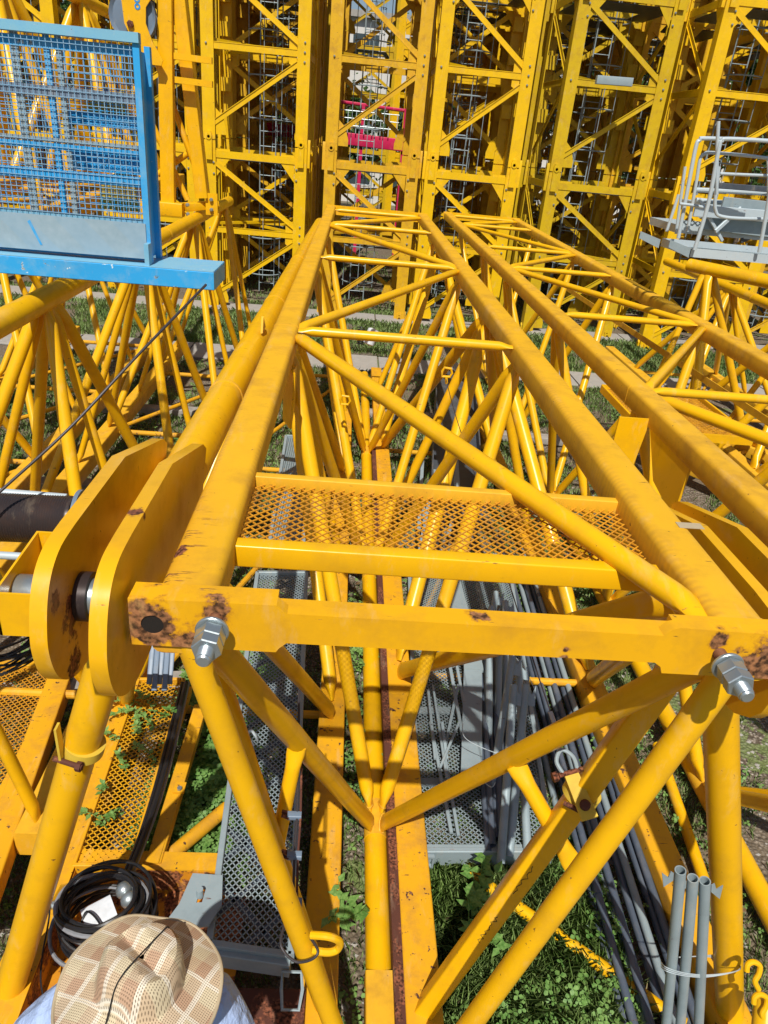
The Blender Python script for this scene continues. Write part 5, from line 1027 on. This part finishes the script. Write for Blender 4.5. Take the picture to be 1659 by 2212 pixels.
# ------------------------------------------------------------------ the person in the straw hat
px, py, pz = -.44, 1.10, .16
pe = thing('person', 'person in light blue shirt and wide woven plaid hat standing at bottom left', 'person', (px, py, pz))
def skin(name, verts, edges, rad, mat, parent, sub=2):
    me = bpy.data.meshes.new(name); me.from_pydata([V(v) - V((px, py, pz)) for v in verts], edges, []); o = bpy.data.objects.new(name, me); col.objects.link(o)
    o.modifiers.new('Skin', 'SKIN'); o.modifiers.new('Sub', 'SUBSURF').levels = sub; o.modifiers['Sub'].render_levels = sub
    for i, sv in enumerate(me.skin_vertices[0].data): sv.radius = rad[i] if isinstance(rad[i], tuple) else (rad[i], rad[i]); sv.use_root = (i == 0)
    me.materials.append(M[mat]); o.parent = parent; return o
Z = pz
def W(x, y, z): return (px + x, py + y, Z + z)
vb, eb, rb = [], [], []
def J(p, r_, par=None):
    vb.append(p); rb.append(r_); i = len(vb) - 1
    if par is not None: eb.append((par, i))
    return i
pel = J(W(0, 0, .84), (.13, .10)); sp = J(W(0, .01, 1.0), (.12, .09), pel); chs = J(W(0, .05, 1.2), (.14, .10), sp); nk = J(W(0, .0, 1.31), .06, chs); nk2 = J(W(0, .02, 1.38), .052, nk)
hd0 = J(W(.02, .0, 1.43), (.062, .075), nk2); hd1 = J(W(.025, -.01, 1.50), (.070, .088), hd0); hd2 = J(W(.028, -.025, 1.555), (.06, .07), hd1)
for s in (-1, 1):
    hp = J(W(s * .09, 0, .80), .085, pel); kn = J(W(s * .11, .02, .44), .058, hp); an = J(W(s * .12, -.02, .07), .038, kn); J(W(s * .13, .10, .03), .035, an)
    sd_ = J(W(s * .20, .07, 1.27), .058, chs)
    el_ = J(W(s * (.36 if s < 0 else .27), .0, 1.02), .042, sd_); wr = J(W(s * (.38 if s < 0 else .27), -.06, .80), .028, el_); pm = J(W(s * (.38 if s < 0 else .265), -.07, .72), (.018, .034), wr)
    bp_ = V(vb[pm])
    for k, (dx_, ln_) in enumerate(((-.030, .066), (-.010, .078), (.010, .074), (.030, .058))):
        a_ = J(tuple(bp_ + V((0, dx_, -.03))), .010, pm); b2 = J(tuple(bp_ + V((-s * .006, dx_ * 1.1, -.03 - ln_ * .5))), .009, a_); J(tuple(bp_ + V((-s * .022, dx_ * 1.1, -.025 - ln_ * .85))), .0075, b2)
    a_ = J(tuple(bp_ + V((-s * .01, .035, .0))), .011, pm); J(tuple(bp_ + V((-s * .02, .055, -.03))), .009, a_)
body = skin('body', vb, eb, rb, 'skin', pe)
sv, se, sr = [W(0, 0, .80), W(0, .01, .98), W(0, .06, 1.20), W(0, .03, 1.31)], [(0, 1), (1, 2), (2, 3)], [(.155, .12), (.15, .12), (.19, .14), (.085, .08)]
for s in (-1, 1):
    i = len(sv); sv += [W(s * .18, .08, 1.275), W(s * (.30 if s < 0 else .22), .07, 1.16), W(s * (.39 if s < 0 else .28), .03, 1.02)]; sr += [.095, .082, .072]; se += [(2, i), (i, i + 1), (i + 1, i + 2)]
skin('shirt', sv, se, sr, 'shirt', pe)
tv, te, tr_ = [W(0, 0, .84)], [], [(.15, .12)]
for s in (-1, 1): i = len(tv); tv += [W(s * .09, 0, .74), W(s * .11, .02, .44), W(s * .12, -.01, .10)]; tr_ += [.105, .078, .065]; te += [(0, i), (i, i + 1), (i + 1, i + 2)]
skin('trousers', tv, te, tr_, 'trousers', pe)
for s in (-1, 1): skin('shoe', [W(s * .12, -.05, .045), W(s * .125, .05, .04), W(s * .13, .15, .035)], [(0, 1), (1, 2)], [.045, .046, .04], 'shoe', pe, 1)
hc = V(W(.028, -.03, 1.535))
m = MB(); m.lathe([(.002, .095), (.045, .09), (.072, .06), (.080, .02), (.080, -.04), (.06, -.06)], hc, (0, 0, 1), 20); m.build('hair', 'hair', pe)
fc_ = V(W(.025, -.01, 1.47))
m = MB(); m.loft([[fc_ + V((x_ * k, y_, z_)) for x_, y_, z_ in ((-.012, .085, .0), (.012, .085, .0), (.008, .085, .035), (-.008, .085, .035))] for k in (1,)] + [[fc_ + V((x_, .115, z_)) for x_, z_ in ((-.006, .0), (.006, .0), (.002, .012), (-.002, .012))]]); m.build('nose', 'skin', pe)
for s in (-1, 1):
    m = MB(); m.lathe([(.002, 0), (.009, .002), (.010, .006), (.002, .010)], fc_ + V((s * .03, .086, .036)), (0, 1, 0), 12); m.build('eye', 'hair', pe)
    m = MB(); m.lathe([(.012, 0), (.026, .004), (.028, .010), (.01, .012)], fc_ + V((s * .074, .0, .02)), (s, 0, 0), 14); m.build('ear', 'skin', pe)
m = MB(); m.box(tuple(fc_ + V((-.022, .084, -.026))), tuple(fc_ + V((.022, .090, -.018)))); m.build('mouth', 'primer', pe)
# hat
ht = V(W(.03, -.035, 1.585)); tilt = Matrix.Rotation(R(-6), 3, 'X') @ Matrix.Rotation(R(4), 3, 'Y')
def hp_(rr, th, z): return ht + tilt @ V((rr * math.cos(th), rr * 1.04 * math.sin(th), z))
n = 72; rings = []
prof = [(.006, .108), (.035, .108), (.062, .106), (.082, .098), (.095, .078), (.101, .045), (.104, .014), (.108, .0), (.115, -.004), (.14, -.010), (.165, -.018), (.19, -.027), (.198, -.031)]
for r_, z_ in prof:
    rg = []
    for k in range(n):
        th = 2 * math.pi * k / n; rr = r_; zz = z_
        if z_ > .03: zz -= .030 * math.exp(-((th - 1.2) % 6.283 - 3.14) ** 2 * 0) * max(0, 1 - abs(r_ * math.cos(th - .9)) / .035) * (1 if r_ < .08 else .3); rr *= 1 - .10 * max(0, math.sin(th - .3)) ** 6
        if z_ < 0: zz += .010 * math.sin(3 * th + .6) * (r_ - .1) / .1 + .006 * math.sin(7 * th) * (r_ - .1) / .1
        rg.append(hp_(rr, th, zz))
    rings.append(rg)
m = MB(); m.loft(rings, caps=False); bt = [[p - V((0, 0, .0025)) for p in r_] for r_ in rings[::-1]]; m.loft(bt, caps=False)
me = m.build('hat', 'hat', pe)
m = MB(); m.path([p - V((0, 0, .001)) for p in rings[-1]], .0048, 8, closed=True); m.build('hat_binding', 'hem', me)
m = MB(); cpts = []
for q in range(14):
    a = V((.06, .085)).lerp(V((-.10, -.19)), q / 13); rr = a.length; th = math.atan2(a.y, a.x); pr_ = sorted(prof)
    zz = float(np.interp(rr, [p_[0] for p_ in pr_], [p_[1] for p_ in pr_])); cpts.append(hp_(rr, th, zz + .004))
m.path(catmull(cpts, 3), .0020, 6); m.build('hat_cord', 'black_cord', me)
